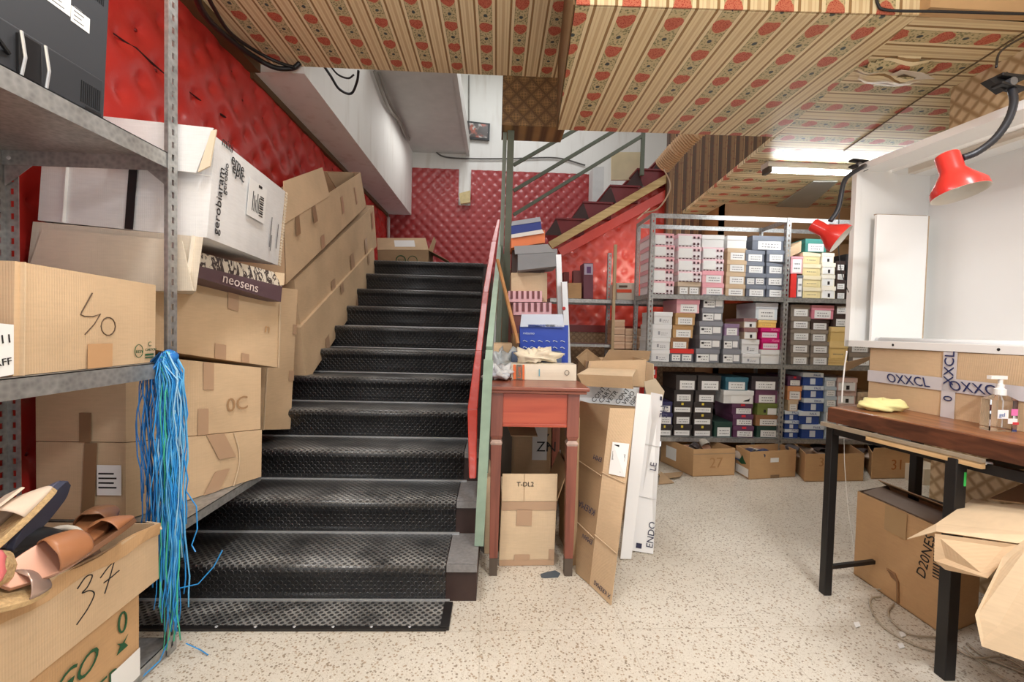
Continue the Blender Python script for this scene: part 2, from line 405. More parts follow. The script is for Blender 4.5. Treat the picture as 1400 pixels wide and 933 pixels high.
mb=MB(); mb.box((3.5,3.0,2.72),(3.6,7.5,5.7)); struct('wall_stairwell_end',mb,PLAST)
BX0=at(628,260,Y=7.4).x; BX1=at(643,260,Y=7.4).x
tuft('wall_back_upholstery',(-1.79,7.44,LAND-.02),(1,0,0),(0,0,1),(0,-1,0),3.41,3.84-LAND,RED2,dx=.172,dy=.172,dep=.03,clip=lambda p: not(BX0<p.x<BX1 and p.z>LAND+1.32))
# ceilings
mb=MB(); mb.box((-1.95,-1.2,3.10),(.45,3.34,3.16)); struct('ceiling',mb,WPX)
seam=at(1072,180,Z=2.6),at(1262,17,Z=2.6)
x1,y1=seam[0].x,3.03; x2,y2=seam[1].x,1.86
mb=MB()
zb,zt=2.6,3.16
mb.prism([(.30,1.90,zb),(x2,y2,zb),(x1,y1,zb),(.385,3.06,zb)],(0,0,zt-zb)); 
struct('ceiling_soffit',mb,WPX)
mb=MB(); mb.prism([(.302,1.893,zb+.001),(x2,1.853,zb+.001),(x2,1.853,zt),(.302,1.893,zt)],(0,-.006,0)); struct('ceiling_soffit_front',mb,WPV)
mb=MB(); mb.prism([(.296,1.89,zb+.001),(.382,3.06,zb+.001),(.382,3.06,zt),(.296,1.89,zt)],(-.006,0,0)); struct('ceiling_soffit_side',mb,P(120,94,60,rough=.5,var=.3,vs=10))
mb=MB(); mb.prism([(x2,y2,zb),(4.7,1.78,zb),(4.7,5.1,zb),(2.1,5.1,zb),(x1,y1,zb)],(0,0,.03)); struct('ceiling_low',mb,WPY)
mb=MB(); mb.box((x2,1.80,zb),(4.7,1.855,zt)); struct('ceiling_low_front',mb,P(196,160,116,rough=.45,var=.15,vs=6))
mb=MB(); mb.box((.36,-1.2,3.10),(4.7,1.9,3.16)); struct('ceiling_front',mb,WPX)
mb=MB(); mb.tube([(2.27,1.86,2.598),(2.36,2.5,2.597),(2.5,3.2,2.597)],.004,5); struct('trim_2',mb,P(110,90,64))
mb=MB(); tc=at(1225,98,Z=2.6)
vs=[];N_=14
for j in range(N_+1):
    for i in range(N_+1):
        u=i/N_*2-1; v=j/N_*2-1; r_=math.hypot(u,v); e=max(0,1-r_)
        vs.append((tc.x+u*.20+.05*v,tc.y+v*.13,2.5985-.035*e**.7*(1+.8*math.sin(5*u+3*v)*math.cos(4*v-u))))
mb.add(vs,[(j*(N_+1)+i,j*(N_+1)+i+1,(j+1)*(N_+1)+i+1,(j+1)*(N_+1)+i) for j in range(N_) for i in range(N_) if math.hypot((i+.5)/N_*2-1,(j+.5)/N_*2-1)<.98])
struct('ceiling_blistered_paper',mb,WPY,smooth=True)
mb=MB(); mb.sheet([at(1216,103,Z=2.575),at(1232,96,Z=2.56),at(1262,100,Z=2.56),at(1278,108,Z=2.58),at(1250,109,Z=2.57)],.002); struct('ceiling_torn_paper',mb,P(226,214,196,rough=.7))
mb=MB(); mb.sheet([at(1222,107,Z=2.57),at(1236,103,Z=2.558),at(1252,107,Z=2.565),at(1240,112,Z=2.572)],.002); struct('ceiling_torn_hole',mb,P(96,78,56,rough=.8))
# wallpapered beam end above the steel post
q=px((686,172),(748,177),Y=3.37); mb=MB(); mb.box((q[0].x,3.335,2.74),(.48,3.60,3.35)); struct('beam',mb,LATB)
# right wall, recess and wall behind the shelves
mb=MB(); mb.box((2.42,-1.2,0),(2.56,2.36,zb)); struct('wall_right',mb,LATR)
mb=MB(); mb.box((2.36,4.615,0),(4.7,4.75,zb+.05)); mb.box((.0,5.3,0),(2.4,5.4,1.95)); struct('wall_far',mb,P(150,112,74,rough=.6,var=.3,vs=3))
mb=MB(); mb.box((2.36,4.62,0),(2.44,5.4,zb)); struct('wall_far_side',mb,P(150,112,74,rough=.6,var=.3,vs=3))
mb=MB(); mb.box((4.6,1.2,0),(4.7,4.75,zb+.05)); struct('wall_far_right',mb,P(206,190,160,rough=.6))
mb=MB(); mb.box((2.56,1.8,0),(4.7,1.9,zb)); struct('wall_recess',mb,P(206,190,160,rough=.6))
# upholstered wall below the upper flight
def under(p): return p.z<2.13+(p.x-.45)*.585
mb=MB(); mb.prism([(.1,5.28,0),(2.6,5.28,0),(2.6,5.28,3.30),(.62,5.28,2.17),(.1,5.28,1.9)],(0,.04,0)); struct('wall_under_stairs',mb,P(120,60,48))
tuft('wall_under_stairs_upholstery',(.2,5.26,1.25),(1,0,0),(0,0,1),(0,-1,0),2.3,2.0,RED3,dx=.2,dy=.2,dep=.03,clip=under,sag=.7)
mb=MB(); mb.box((.3,5.18,.0),(2.5,5.24,1.24)); struct('wall_under_stairs_panel',mb,LATC)
mb=MB(); mb.box((.3,5.17,1.22),(2.5,5.235,1.30)); struct('trim_3',mb,P(116,34,32,rough=.4))
# ---------------------------------------------------------------- staircase
st=thing('staircase','wide flight of black studded rubber steps climbing to the red padded landing','staircase',(-.9,2.0,0))
for k in range(11):
    mb=MB(); y=Y0+k*T; z=(k+1)*R; y2=YL+2.3 if k==10 else y+T+.02
    mb.box((LX,y,0),(RX,y2,z-.03)); mb.box((LX,y-.028,z-.03),(RX,y2,z)); mb.hexa([(LX,y-.012,z-R),(RX,y-.012,z-R),(RX,y-.012,z-.03),(LX,y-.012,z-.03),(LX,y+.01,z-R),(RX,y+.01,z-R),(RX,y+.01,z-.03),(LX,y+.01,z-.03)])
    s=obj('step',mb,WOODD,st)
    ye=y+T-.012 if k<10 else y+.5
    pr=[(y-.016,z-R+.012),(y-.019,z-R+.05),(y-.024,z-.062),(y-.032,z-.050)]+[(y-.024-.026*math.cos(a_),z-.021+.028*math.sin(a_)) for a_ in [-.75+i*2.3/7 for i in range(8)]]+[(y+.02,z+.007),(ye,z+.006)]
    inn=[(ye,z+.001),(y-.02,z+.001),(y-.029,z-.004),(y-.029,z-.03),(y-.012,z-.05),(y-.012,z-R+.012)]
    poly=pr+inn; mxr=-.20+.05*min(1,k/3)
    mb=MB()
    n=len(poly); xs=[LX,mxr]; vs=[(x,a,b) for x in xs for a,b in poly]
    mb.add(vs,[(i,(i+1)%n,(i+1)%n+n,i+n) for i in range(n)]+[tuple(range(n)),tuple(range(n,2*n))])
    rm=obj('rubber_mat',mb,RUB,s,smooth=False)
    for pl in rm.data.polygons: pl.use_smooth=len(pl.vertices)==4
    if k<3:
        mb=MB(); mb.box((mxr+.004,y-.03,z),(RX+.001,y2-.03,z+.004)); mb.box((mxr+.004,y-.034,z-.03),(RX+.001,y-.028,z+.004)); obj('worn_edge',mb,P(128,126,126,rough=.5,var=.4,vs=60),s)
    if k<11:
        mb=MB(); mb.box((LX,y-.030,z-R+.001),(mxr+.02,y-.016,z-R+.012)); obj('metal_strip',mb,ALU,s)
mb=MB(); q0=at(252,860,Z=0); q1=at(610,862,Z=0)
mb.prism([(LX,1.815,.001),(q1.x,1.808,.001),(q1.x+.005,1.968,.001),(LX,1.968,.001)],(0,0,.014)); fm=obj('rubber_floor_mat',mb,RUB,label='black studded rubber mat lying on the floor before the first step',cat='mat')
mb=MB(); mb.box((LX,1.795,.001),(q1.x,1.822,.012)); mb.box((q1.x-.025,1.80,.001),(q1.x+.012,1.968,.017)); obj('edge_strip',mb,P(36,34,34,rough=.3),fm)
mb=MB()
for i in range(11):
    x=-1.72+i*.155; mb.lathe([(0,.003),(.006,.002),(.007,0)],(x,1.808,.012),seg=8)
obj('screw',mb,ALU,fm,kind='stuff')
# side board of the flight under the balustrade
# balustrade with a green steel newel, sloping rail and red padding
def sl(y,dz): return R+(y-Y0)*R/T+dz
bal=thing('stair_balustrade','green painted balustrade edged with red vinyl padding on right side of black stairs','balustrade',(-.09,2.1,0))
G=P(142,164,146,rough=.5,var=.25,vs=14); GD=P(96,104,88,rough=.5,var=.2,vs=14)
def X_(y): return -.085+.055*(y-2.1)
p0=at(655,745,Y=2.16); p1=at(668,492,Y=2.12)
mb=MB(); mb.bar(p0,p1,.045,.03,(0,1,0)); obj('newel',mb,G,bal)
mb=MB(); a=at(669,480,Y=2.14); b=at(691,262,Y=5.0); mb.bar(a,at(687,300,Y=4.2),.03,.05); mb.bar(at(668,494,Y=2.13),a,.034,.05,(0,1,0)); obj('handrail',mb,G,bal)
ra=[at(660,480,Y=2.22),at(681,300,Y=4.4),at(668,362,Y=4.6),at(640,560,Y=2.6),at(636,600,Y=2.35),at(641,652,Y=2.2),at(650,640,Y=2.18),at(655,560,Y=2.18)]
mb=MB(); 
c0=[at(684,300,Y=4.9),at(679,330,Y=4.6),at(668,400,Y=3.9),at(659,480,Y=3.1),at(653,560,Y=2.6),at(651,655,Y=2.25)]
c1=[at(680,300,Y=4.9),at(672,330,Y=4.6),at(660,400,Y=3.9),at(650,480,Y=3.1),at(639,560,Y=2.6),at(641,655,Y=2.25)]
for i in range(5):
    th=V((0,.03,0)); a,b,c,d=c1[i],c0[i],c0[i+1],c1[i+1]
    mb.hexa([d,c,b,a,d+th,c+th,b+th,a+th])
obj('padding',mb,RED3,bal,smooth=False,bevel=.006)
mb=MB(); a,b=at(672,470,Y=2.5),at(684,330,Y=4.0)
for f in (0,.33,.66,1):
    y=2.45+f*2.2; mb.bar((X_(y)+.03,y,sl(y,0)),(X_(y)+.045,y,sl(y,.55)),.025,.025,(0,1,0))
obj('baluster',mb,GD,bal)
# steel post and upper flight
ps=thing('steel_post','tall grey green steel post rising from floor to the papered beam','post',(.04,3.44,0))
a=at(699,165,Y=3.44); a.z=2.74; b=V((a.x-.015,3.44,0)); mb=MB(); mb.bar(b,a,.05,.045,(0,1,0)); obj('column',mb,GD,ps)
mb=MB(); mb.bar(b+V((-.045,.03,0)),a+V((-.045,.03,0)),.03,.03,(0,1,0)); obj('channel',mb,P(124,134,120,rough=.4,var=.2,vs=10),ps)
uf=thing('upper_staircase','red painted upper flight with open steel rails climbing right from the landing','staircase',(.6,5.2,LAND))
MAR=P(120,30,34,rough=.35,var=.25,vs=8)
x0=at(757,300,Y=5.25).x; z0=LAND
for k in range(9):
    _p=at(757+37*k,299-22.5*k,Y=5.2); xa=_p.x-.10; z=_p.z
    if xa>1.9: break
    mb=MB(); mb.prism([(xa+.13,5.2,z-.0),(xa+.46,5.2,z),(xa+.46,5.2,z-.19),(xa+.20,5.2,z-.19)],(0,1.0,0)); mb.box((xa+.12,5.18,z-.012),(xa+.47,6.2,z+.008)); s=obj('step',mb,MAR,uf)
    mb=MB(); mb.prism([(xa+.13,5.19,z-.01),(xa+.0,5.19,z-.19),(xa+.20,5.19,z-.19)],(0,.02,0)); obj('bracket_or_recess',mb,P(60,36,34),s)  # dark triangle stands in for the dark recess beside each step
mb=MB(); A=at(752,336,Y=5.12); B=at(905,248,Y=5.12); d=(B-A); mb.bar(A,B+d*.5,.05,.085); obj('stringer',mb,wood('pale_wood',srgb(176,146,92),srgb(212,186,132)),uf)
mb=MB(); A2=at(765,346,Y=5.15);B2=at(908,268,Y=5.15); mb.bar(A2,B2+(B2-A2)*.5,.06,.10); obj('padding',mb,RED3,uf)
for (a,b) in (((702,226),(800,170)),((702,261),(850,173)),((702,294),(878,186))):
    mb=MB(); A=at(*a,Y=5.15);B=at(*b,Y=5.15); mb.bar(A,B+(B-A)*(.0 if a[1]==294 else .4),.035,.035); obj('rail',mb,GD,uf)
mb=MB(); A=at(878,186,Y=5.15); mb.box((A.x-.01,5.13,A.z-.45),(A.x+.03,5.17,A.z+.5)); obj('baluster',mb,GD,uf)
# pictures on the white wall
for i,(pts,lab) in enumerate(((((635,166),(670,170),(669,193),(636,190)),'small black framed photograph of a room hanging on white stairwell wall'),(((702,160),(747,165),(747,180),(702,177)),'framed photograph half hidden behind the papered beam end'))):
    q=px(*pts,Y=7.42); c=(q[0]+q[2])/2; t=thing('picture_frame',lab,'picture',c)
    f=Face(q[3],q[2],q[1],q[0]); mb=MB(); mb.hexa([f(0,0,0),f(1,0,0),f(1,1,0),f(0,1,0),f(0,0,.03),f(1,0,.03),f(1,1,.03),f(0,1,.03)]); obj('frame',mb,BLACK,t)
    m=Mt('photo_%d'%i); n=m.noise(9,4); m.col(m.mix(n.sm(.42,.6),srgb(70,60,56),m.mix(m.noise(14,2).sm(.45,.55),srgb(190,186,180),srgb(170,90,70)))).set(rough=.3); obj('photograph',f.patch(.08,.1,.92,.9,.034,.002),m.m,t)
# fluorescent batten on the low ceiling
a=at(1045,234,Z=2.54); b=at(1162,236,Z=2.54)
fl=thing('fluorescent_light','lit fluorescent tube fitting on wallpapered ceiling above the shoe shelves','ceiling light',(a+b)/2)
zf=2.6; yf=a.y
mb=MB(); mb.box((a.x,yf-.05,zf-.045),(a.x+1.3,yf+.05,zf)); obj('housing',mb,WHITE,fl)
m=Mt('tube_glow'); m.b.inputs['Emission Color'].default_value=(.95,.98,1,1); m.b.inputs['Emission Strength'].default_value=34; TUBE=m.m
mb=MB(); mb.tube([(a.x+.04,yf-.03,zf-.065),(a.x+1.26,yf-.03,zf-.065)],.016,10); obj('tube',mb,TUBE,fl,smooth=True)
mb=MB(); mb.box((a.x,yf-.055,zf-.085),(a.x+.03,yf+.03,zf-.04)); obj('end_cap',mb,P(90,84,76),fl)
q=px((1075,250),(1105,262),Z=2.59); a=at(1112,249,Z=2.585);b=at(1145,249,Z=2.585);c=at(1098,290,Z=2.585);d=at(1050,290,Z=2.585)
mb=MB(); mb.sheet([a,b,c,d],.012); obj('metal_ceiling_strip',mb,P(176,176,170,rough=.3,metal=.4),label='grey metal cover strip fixed to papered ceiling above the shoe shelves',cat='strip')
# flexible duct
pth=[at(905,228,Y=4.6),at(925,205,Y=4.45),at(950,180,Y=4.3),at(985,150,Y=4.2)]
P_=[]; 
for i in range(61):
    f=i/60*3; k=min(2,int(f)); P_.append(pth[k].lerp(pth[k+1],f-k))
mb=MB(); mb.tube(P_,[.082+.013*(i%2) for i in range(61)],14); obj('flexible_duct',mb,P(196,160,122,rough=.5),label='corrugated beige flexible duct disappearing above the papered soffit',cat='duct',smooth=False)
# ---------------------------------------------------------------- shelving
def angle_post(p,h,sx,sy,parent,w=.042,pitch=.045,mat=None,name='post'):
    """slotted angle: two flanges meeting at p, running to +-x (sx) and +-y (sy), with real slots"""
    m=MB(); x,y,z=p; th=.003; a=w*.36
    def bx(u0,u1,z0,z1,fl):
        if fl==0: m.box((min(x+sx*u0,x+sx*u1),y-(th if sy>0 else 0),z0),(max(x+sx*u0,x+sx*u1),y+(0 if sy>0 else th),z1))
        else: m.box((x-(th if sx>0 else 0),min(y+sy*u0,y+sy*u1),z0),(x+(0 if sx>0 else th),max(y+sy*u0,y+sy*u1),z1))
    n=int(h/pitch)
    for fl in (0,1):
        bx(0,a,z,z+h,fl); bx(w-a,w,z,z+h,fl)
        for i in range(n+1):
            zz=z+i*pitch; bx(a,w-a,zz,min(z+h,zz+pitch*.52),fl)
    return obj(name,m,mat or GALV,parent)
def shelf_board(parent,x0,x1,y0,y1,z,lip=.045,mat=None,name='shelf'):
    m=MB(); m.box((x0,y0,z-.003),(x1,y1,z)); t=.002
    m.box((x0,y0,z-lip),(x1,y0+t,z));m.box((x0,y1-t,z-lip),(x1,y1,z));m.box((x0,y0,z-lip),(x0+t,y1,z));m.box((x1-t,y0,z-lip),(x1,y1,z))
    return obj(name,m,mat or GALV,parent)
lu=thing('shelving_unit','galvanised slotted shelving unit with a monitor on its top shelf and blue twine','shelving',(-1.49,1.15,0))
for (x,y,sx,sy) in ((-1.185,1.70,-1,-1),(-1.79,1.70,1,-1),(-1.185,.60,-1,1),(-1.79,.60,1,1)):
    angle_post((x,y,0),2.95,sx,sy,lu,w=.045)
ZT,ZL=1.845,1.095
s1=shelf_board(lu,-1.79,-1.188,.6,1.69,ZT,.055); s2=shelf_board(lu,-1.79,-1.188,.6,1.69,ZL,.055)
shelf_board(lu,-1.79,-1.188,.6,1.69,.05,.045)
for sh,z in ((s1,ZT),(s2,ZL)):
    for x,d in ((-1.19,-1),(-1.785,1)):
        mb=MB(); mb.prism([(x,1.692,z-.05),(x+d*.10,1.692,z-.05),(x,1.692,z-.13)],(0,.003,0)); obj('gusset',mb,GALV,sh)
        mb=MB(); mb.lathe([(0,.006),(.007,.004),(.008,0)],(x+d*.02,1.69,z-.03),axis=(0,-1,0),seg=8); obj('bolt',mb,ALU,sh)
for z in (.5,):
    sb=thing('stair_side_shelf','galvanised shelf edge below the bulging cartons beside the first stairs','shelf',(-1.5,2.0,.42))
    shelf_board(sb,-1.79,-1.19,1.73,2.32,.472,.04)
    angle_post((-1.79,2.31,2*R+.001),.8,1,-1,sb,w=.04)
# ---- cartons stacked behind the unit
def rq(*p): return p
# lowest
GR='cartons stacked beside the stairs'
q=[at(172,714,Y=1.74),at(357,665,Y=2.25),at(358,588,Y=2.25),at(172,606,Y=1.74)]
q[0].z=max(q[0].z,.476); q[1].z=max(q[1].z,.474)
def flatD(q,xw): # left-hand face lies at X=xw
    return V((xw-min(q[0].x,q[3].x),0,0))
c=Carton('bulging brown carton with a white address sticker, lowest of the stack beside the stairs',q,(-.33,0,0),CB,group=GR,seed=1,D2=(-.33,0,0))
c.tape(c.F,.62,.55,.76,1.0,skew=-.1); c.tape(c.F,.50,0,.62,.35,skew=.09); 
mb=MB(); mb.tube([c.F(.74+.05*math.sin(v*PI),v,.004) for v in [i/8 for i in range(9)]],.0035,6); c.part('crease',mb,CBL)
c.tape(c.L,.52,0,.66,1,TAPED,skew=.04); s_=c.part('address_label',c.L.patch(.58+.12,.18+.15,.97,.62+.1,.006),PAPER)
for i in range(4): obj('printing',c.L.patch(.72,.42+i*.06,.92-.03*(i%2),.44+i*.06,.0072),INK,s_)
q2=[at(172,605,Y=1.74),at(356,587,Y=2.25),at(357,503,Y=2.25),at(172,484,Y=1.74)]
c=Carton('brown carton with faint marker number, second from bottom of the stack beside the stairs',q2,(-.33,0,0),CB,group=GR,seed=2)
c.tape(c.F,.50,.62,.58,1.0); c.tape(c.F,.46,0,.54,.36); c.tape(c.F,.2,.9,.3,.99)
c.F.text('0C',.68,.3,.09,cardboard(170,134,98),c.t,rot=8,o=.007,name='marker_writing'); c.tape(c.L,.5,0,.63,.33,TAPED); obj('address_label',c.L.patch(.7,.8,.97,.97,.006),PAPER,c.t)
q3=[at(188,475,Y=1.80),at(382,503,Y=2.42),at(384,416,Y=2.42),at(188,352,Y=1.80)]
c=Carton('large brown carton with taped lower edge lying under the dark purple printed box',q3,(-.33,0,0),CB,group=GR,seed=3)
c.tape(c.F,.55,.70,.63,1.0); c.tape(c.F,.46,0,.54,.20); c.tape(c.F,.66,0,.72,.13); c.F.text('n',.84,.5,.07,cardboard(186,148,106),c.t,o=.006,name='marker_writing')
mb=MB(); mb.bar(c.F(.985,0,.004),c.F(.985,1,.004),.012,.004); c.part('folded_edge',mb,CBL)
# upright narrow carton on the stairs
q=[at(358,588,Y=2.62),at(397,587,Y=2.84),at(407,396,Y=2.84),at(370,392,Y=2.62)]
c=Carton('narrow brown carton standing upright on the black stairs behind the stacked cartons',q,(-.10,.01,0),CB,group=GR)
c.tape(c.F,.80,.35,.99,.42); c.tape(c.F,.86,.68,1,.75); mb=MB(); mb.bar(c.F(.03,0,.003),c.F(.03,1,.003),.012,.004); c.part('folded_edge',mb,CBL)
# printed shoe carton with brand lettering
PUR=P(92,70,76,rough=.5,var=.08)
q=[at(262,377,Y=1.86),at(384,413,Y=2.34),at(386,392,Y=2.34),at(262,361,Y=1.86)]
c=Carton('flat dark purple carton with pale lettering and a printed band of bare trees',q,(-.4,0,0),PUR,group=GR)
c.F.text('neosens',.27,.18,.062,P(214,196,190),c.t,name='lettering',o=.006)
m=Mt('tree_print'); x,y,z=m.xyz(); n=m.noise(26,6,vec=m.vec(x,y*1.0,z*.35),dist=1.2); m.col(m.mix((n-.5).ab().lt(.035),srgb(206,196,180),srgb(62,50,48))).set(rough=.5)
q=[at(262,361,Y=1.86),at(386,392,Y=2.34),at(374,372,Y=2.30),at(262,342,Y=1.86)]
c2=Carton('pale carton sleeve printed with black tree branches on top of the purple carton',q,(-.4,0,0),m.m,group=GR)
c2.panel('torn_flap',[at(376,372,Y=2.32),at(389,374,Y=2.33),at(388,390,Y=2.33),at(377,391,Y=2.32)],CBL)
# cream flap carton below the white one
q=px((34,392),(268,398),(278,324),(45,303),Y=1.75); 
c=Carton('pale cream carton with hanging flaps wedged below the big white carton',q,(-.30,.42,0),CREAM,group=GR,seed=5)
c.panel('flap',[q[0]+V((0,-.012,-.02)),q[1]+V((0,-.012,0)),at(250,330,Y=1.735),at(60,312,Y=1.735)],CREAM)
mb=MB(); mb.bar(c.F(.95,0,.003),c.F(.95,1,.003),.02,.003); mb.bar(c.F(.5,.55,.002),c.F(.95,.5,.002),.006,.003);  c.part('crease',mb,P(236,228,214))
# big white carton
q=[at(283,325,Y=1.75),at(380,363,Y=2.43),at(390,262,Y=2.43),at(294,186,Y=1.75)]
c=Carton('big white carton with black lettering, tilted on top of the stack beside the stairs',q,(-.62,0,.045),CBW,group=GR,seed=6)
c.F.text('gerobiaram',.10,.06,.058,INK,c.t,rot=90,name='lettering'); c.F.text('gerobio',.145,.50,.04,INK,c.t,rot=90,name='lettering')
c.F.text('eme',.17,.86,.065,INK,c.t,rot=-8,name='lettering'); c.F.text('epic',.19,.78,.065,INK,c.t,rot=-8,name='lettering'); c.F.text('mini',.06,.965,.05,INK,c.t,name='lettering')
l=obj('shipping_label',c.F.patch(.40,.42,.66,.84,.006),PAPER,c.t)
for i in range(9): obj('barcode',c.F.patch(.565,.48+i*.028,.62,.48+i*.028+.012+.006*(i%2),.0072),INK,l)
for i in range(5): obj('printing',c.F.patch(.46+i*.022,.5,.468+i*.022,.72-.04*(i%3),.0072),INK,l)
obj('printing',c.F.patch(.53,.80,.58,.83,.0072),INK,l)
for a_,b0,b1 in ((.78,.18,.56),(.80,.14,.34),(.90,.2,.52)): obj('printing',c.F.patch(a_,b0,a_+.012,b1,.005),P(120,120,122),c.t)
obj('black_band',c.L.patch(.52,.0,.57,1,.006),BLACK,c.t); mb=MB(); mb.bar(c.L(.16,0,.003),c.L(.16,1,.003),.012,.003);mb.bar(c.L(.57,.64,.003),c.L(1,.60,.003),.004,.003); c.part('crease',mb,P(244,243,240))  # black vertical band laid on the carton's front face
f=Face(*px((150,224),(272,236),(293,176),(143,160),Y=1.722)); mb=MB(); mb.sheet([f(0,0),f(.98,-.02),f(1,1),f(0,1)],.006); fl_=obj('flap',mb,CBW,c.t)
f.text('ini',.30,.80,.10,INK,c.t,rot=-90,name='lettering',o=.002); 
mb=MB(); mb.sheet([at(272,236,Y=1.715),at(288,228,Y=1.715),at(297,178,Y=1.72),at(290,180,Y=1.72)],.006); obj('torn_edge',mb,P(226,210,184),c.t)
mb=MB(); rr=random.Random(3)
for i in range(26):
    v=i/26; mb.bar(c.F(.99,v,.004),c.F(1.0+.012*rr.random(),v+.02,.006),.006,.012)
obj('ragged_edge',mb,P(206,190,166),c.t)
# ---- long cartons leaning up the stairs
GS='long cartons stacked up the staircase'
XR=-1.31
def lean(lab,pts,ntape,seed,D=(-.42,0,0),mat=None):
    q=px(*pts,X=XR-(.02 if seed==12 else 0)); 
    c=Carton(lab,q,D,mat or CB,group=GS,seed=seed,bevel=.006)
    for t_ in ntape: c.tape(c.F,*t_)
    return c
lean('long brown carton slanting up the stairs, lowest of the slanting three',((419,524),(514,378),(511,339),(411,448)),((.42,.78,.46,1.0),(.86,.7,.89,1),(.2,.0,.24,.3),(.62,.0,.64,.18)),11)
lean('long brown carton slanting up the stairs, middle of the slanting three',((411,447),(515,337),(511,281),(402,383)),((.55,.0,.60,.42),(.78,.0,.82,.45),(.30,.0,.34,.28),(.93,.5,.96,.9)),12)
q=px((391,389),(501,283),(493,236),(388,304),X=XR)
c=Carton('open long brown carton slanting up the stairs, uppermost with a raised flap',q,(-.42,0,0),CB,group=GS,open_=True)
c.tape(c.F,.33,.0,.37,.28); c.tape(c.F,.62,.35,.65,.75); c.tape(c.F,.84,.3,.86,.75)
c.panel('flap',[at(388,306,X=XR),at(450,268,X=XR),at(440,229,X=XR-.03),at(387,248,X=XR-.03)],CB)
c.panel('flap',px((492,236),(500,283),(470,275),(447,236),X=XR-.06),CBD)  # dark sheet stands for the shaded inside of the open carton
f=Face(at(388,306,X=XR),at(450,268,X=XR),at(440,229,X=XR-.03),at(387,248,X=XR-.03))
for a0 in (.2,.55): obj('packing_tape',f.patch(a0,-.5,a0+.08,.95,.004),TAPED,c.t)
# ---- open carton on the landing
q=px((517,372),(586,372),(586,342),(516,342),Y=5.40)
for p in q[:2]: p.z=LAND+.008
c=Carton('open brown carton standing on the landing against the red padded wall',q,(0,.38,0),CBD,open_=True)
c.flap(q[3],q[2],at(583,326,Y=5.5)-q[2],CB); c.flap(q[2],q[2]+V((0,.38,0)),(.24,-.02,-.12),CBD); c.panel('flap',[q[2]+V((0,.02,0)),q[2]+V((.06,.02,.16)),q[2]+V((.06,.2,.14)),q[2]+V((0,.3,0))],CB)
obj('address_label',Face(q[3],q[2],q[2]+(at(583,326,Y=5.5)-q[2]),q[3]+(at(583,326,Y=5.5)-q[2])).patch(.35,.25,.75,.8,.006),PAPER,c.t)
mb=MB(); o_=c.F(.45,.42,.003); mb.tube([o_+V((math.cos(t)*.055,0,math.sin(t)*.055)) for t in [i*PI/8 for i in range(17)]],.006,5); mb.tube([o_+V((.14+math.cos(t)*.055,0,math.sin(t)*.055)) for t in [i*PI/8 for i in range(17)]],.004,5); obj('emblem',mb,GREENINK,c.t)
c.F.text('RESY',.39,.36,.035,GREENINK,c.t,name='lettering')
# ---- cartons on the unit
q=[at(18,511,X=-1.205),at(212,498,X=-1.205),at(213,390,X=-1.205),at(20,357,X=-1.205)]
q[0].z=q[1].z=ZL+.002
c=Carton('brown carton marked with a handwritten 40 on the lower shelf',q,(-.5,0,0),CB,seed=21)
W_=.0017; INKP=P(82,62,44)
c.F.stroke([(.455,.79),(.42,.68),(.385,.58),(.38,.55),(.43,.54),(.50,.55),(.505,.57),(.46,.47),(.405,.33)],W_)
k_=c.part('marker_writing',c.F.stroke([(.455,.80),(.42,.70),(.385,.60),(.375,.565),(.40,.55),(.46,.55),(.515,.585),(.47,.47),(.405,.36)],W_),INKP)
c.part('marker_writing',c.F.stroke([(.575+.055*math.cos(t),.45+.10*math.sin(t)) for t in [.9+i*2*PI/14 for i in range(15)]],W_),INKP)
c.tape(c.F,.42,.0,.60,.26,P(196,154,112,rough=.5)); 
o_=c.F(.83,.155,.002); u=c.F.u.normalized(); mb=MB(); mb.tube([o_+u*math.cos(t)*.017+V((0,0,.022*math.sin(t))) for t in [i*PI/8 for i in range(17)]],.0012,5); obj('emblem',mb,GREENINK,c.t)
c.F.text('RESY',.805,.13,.014,GREENINK,c.t,name='lettering'); c.F.text('C',.915,.21,.022,GREENINK,c.t,name='lettering'); c.F.text('CARTON',.89,.15,.012,GREENINK,c.t,name='lettering'); obj('printing',c.F.patch(.89,.09,.97,.115,.002),GREENINK,c.t); obj('printing',c.F.patch(.89,.06,.97,.075,.002),GREENINK,c.t)
mb=MB(); mb.bar(c.F(.03,0,.002),c.F(.03,1,.002),.014,.003); c.part('crease',mb,CBL)
f=Face(at(-30,520,X=-1.21),at(12,512,X=-1.21),at(12,444,X=-1.21),at(-30,440,X=-1.21)); 
obj('address_label',f.patch(0,0,1,1,.012),PAPER,c.t); f.text('11',.5,.62,.03,INK,c.t,o=.0135,name='printing'); f.text('RFF',.35,.2,.025,INK,c.t,o=.0135,name='printing')
# carton 37 with shoes, on another carton
q=[at(-60,946,X=-1.12),at(217,832,X=-1.15),at(216,716,X=-1.15),at(-60,838,X=-1.12)]
q[0].z=q[1].z=(q[0].z+q[1].z)/2; z37=q[0].z
q[3].z=q[2].z+.045
c=Carton('open brown carton of shoes marked with a handwritten 37',q,(-.56,.0,0),CB,open_=True,cat='box')
C37=c
c.part('marker_writing',c.F.stroke([(p_.x,p_.y) for p_ in spl([(.475,.70,0),(.52,.79,0),(.555,.76,0),(.53,.65,0),(.50,.61,0),(.54,.58,0),(.565,.49,0),(.53,.36,0),(.47,.25,0)],5)],W_),INK)
c.part('marker_writing',c.F.stroke([(.60,.66),(.645,.74),(.685,.78),(.665,.64),(.625,.40)],W_),INK); c.part('marker_writing',c.F.stroke([(.62,.56),(.67,.575),(.715,.60)],W_),INK)
rim=[]; 
for i in range(13):
    a=i/12; rim.append(c.F(a,1.0+.02*math.sin(a*9),.004+.006*math.sin(a*14)))
low=[c.F(i/12,.80+.03*math.sin(i*1.3),.005) for i in range(13)]
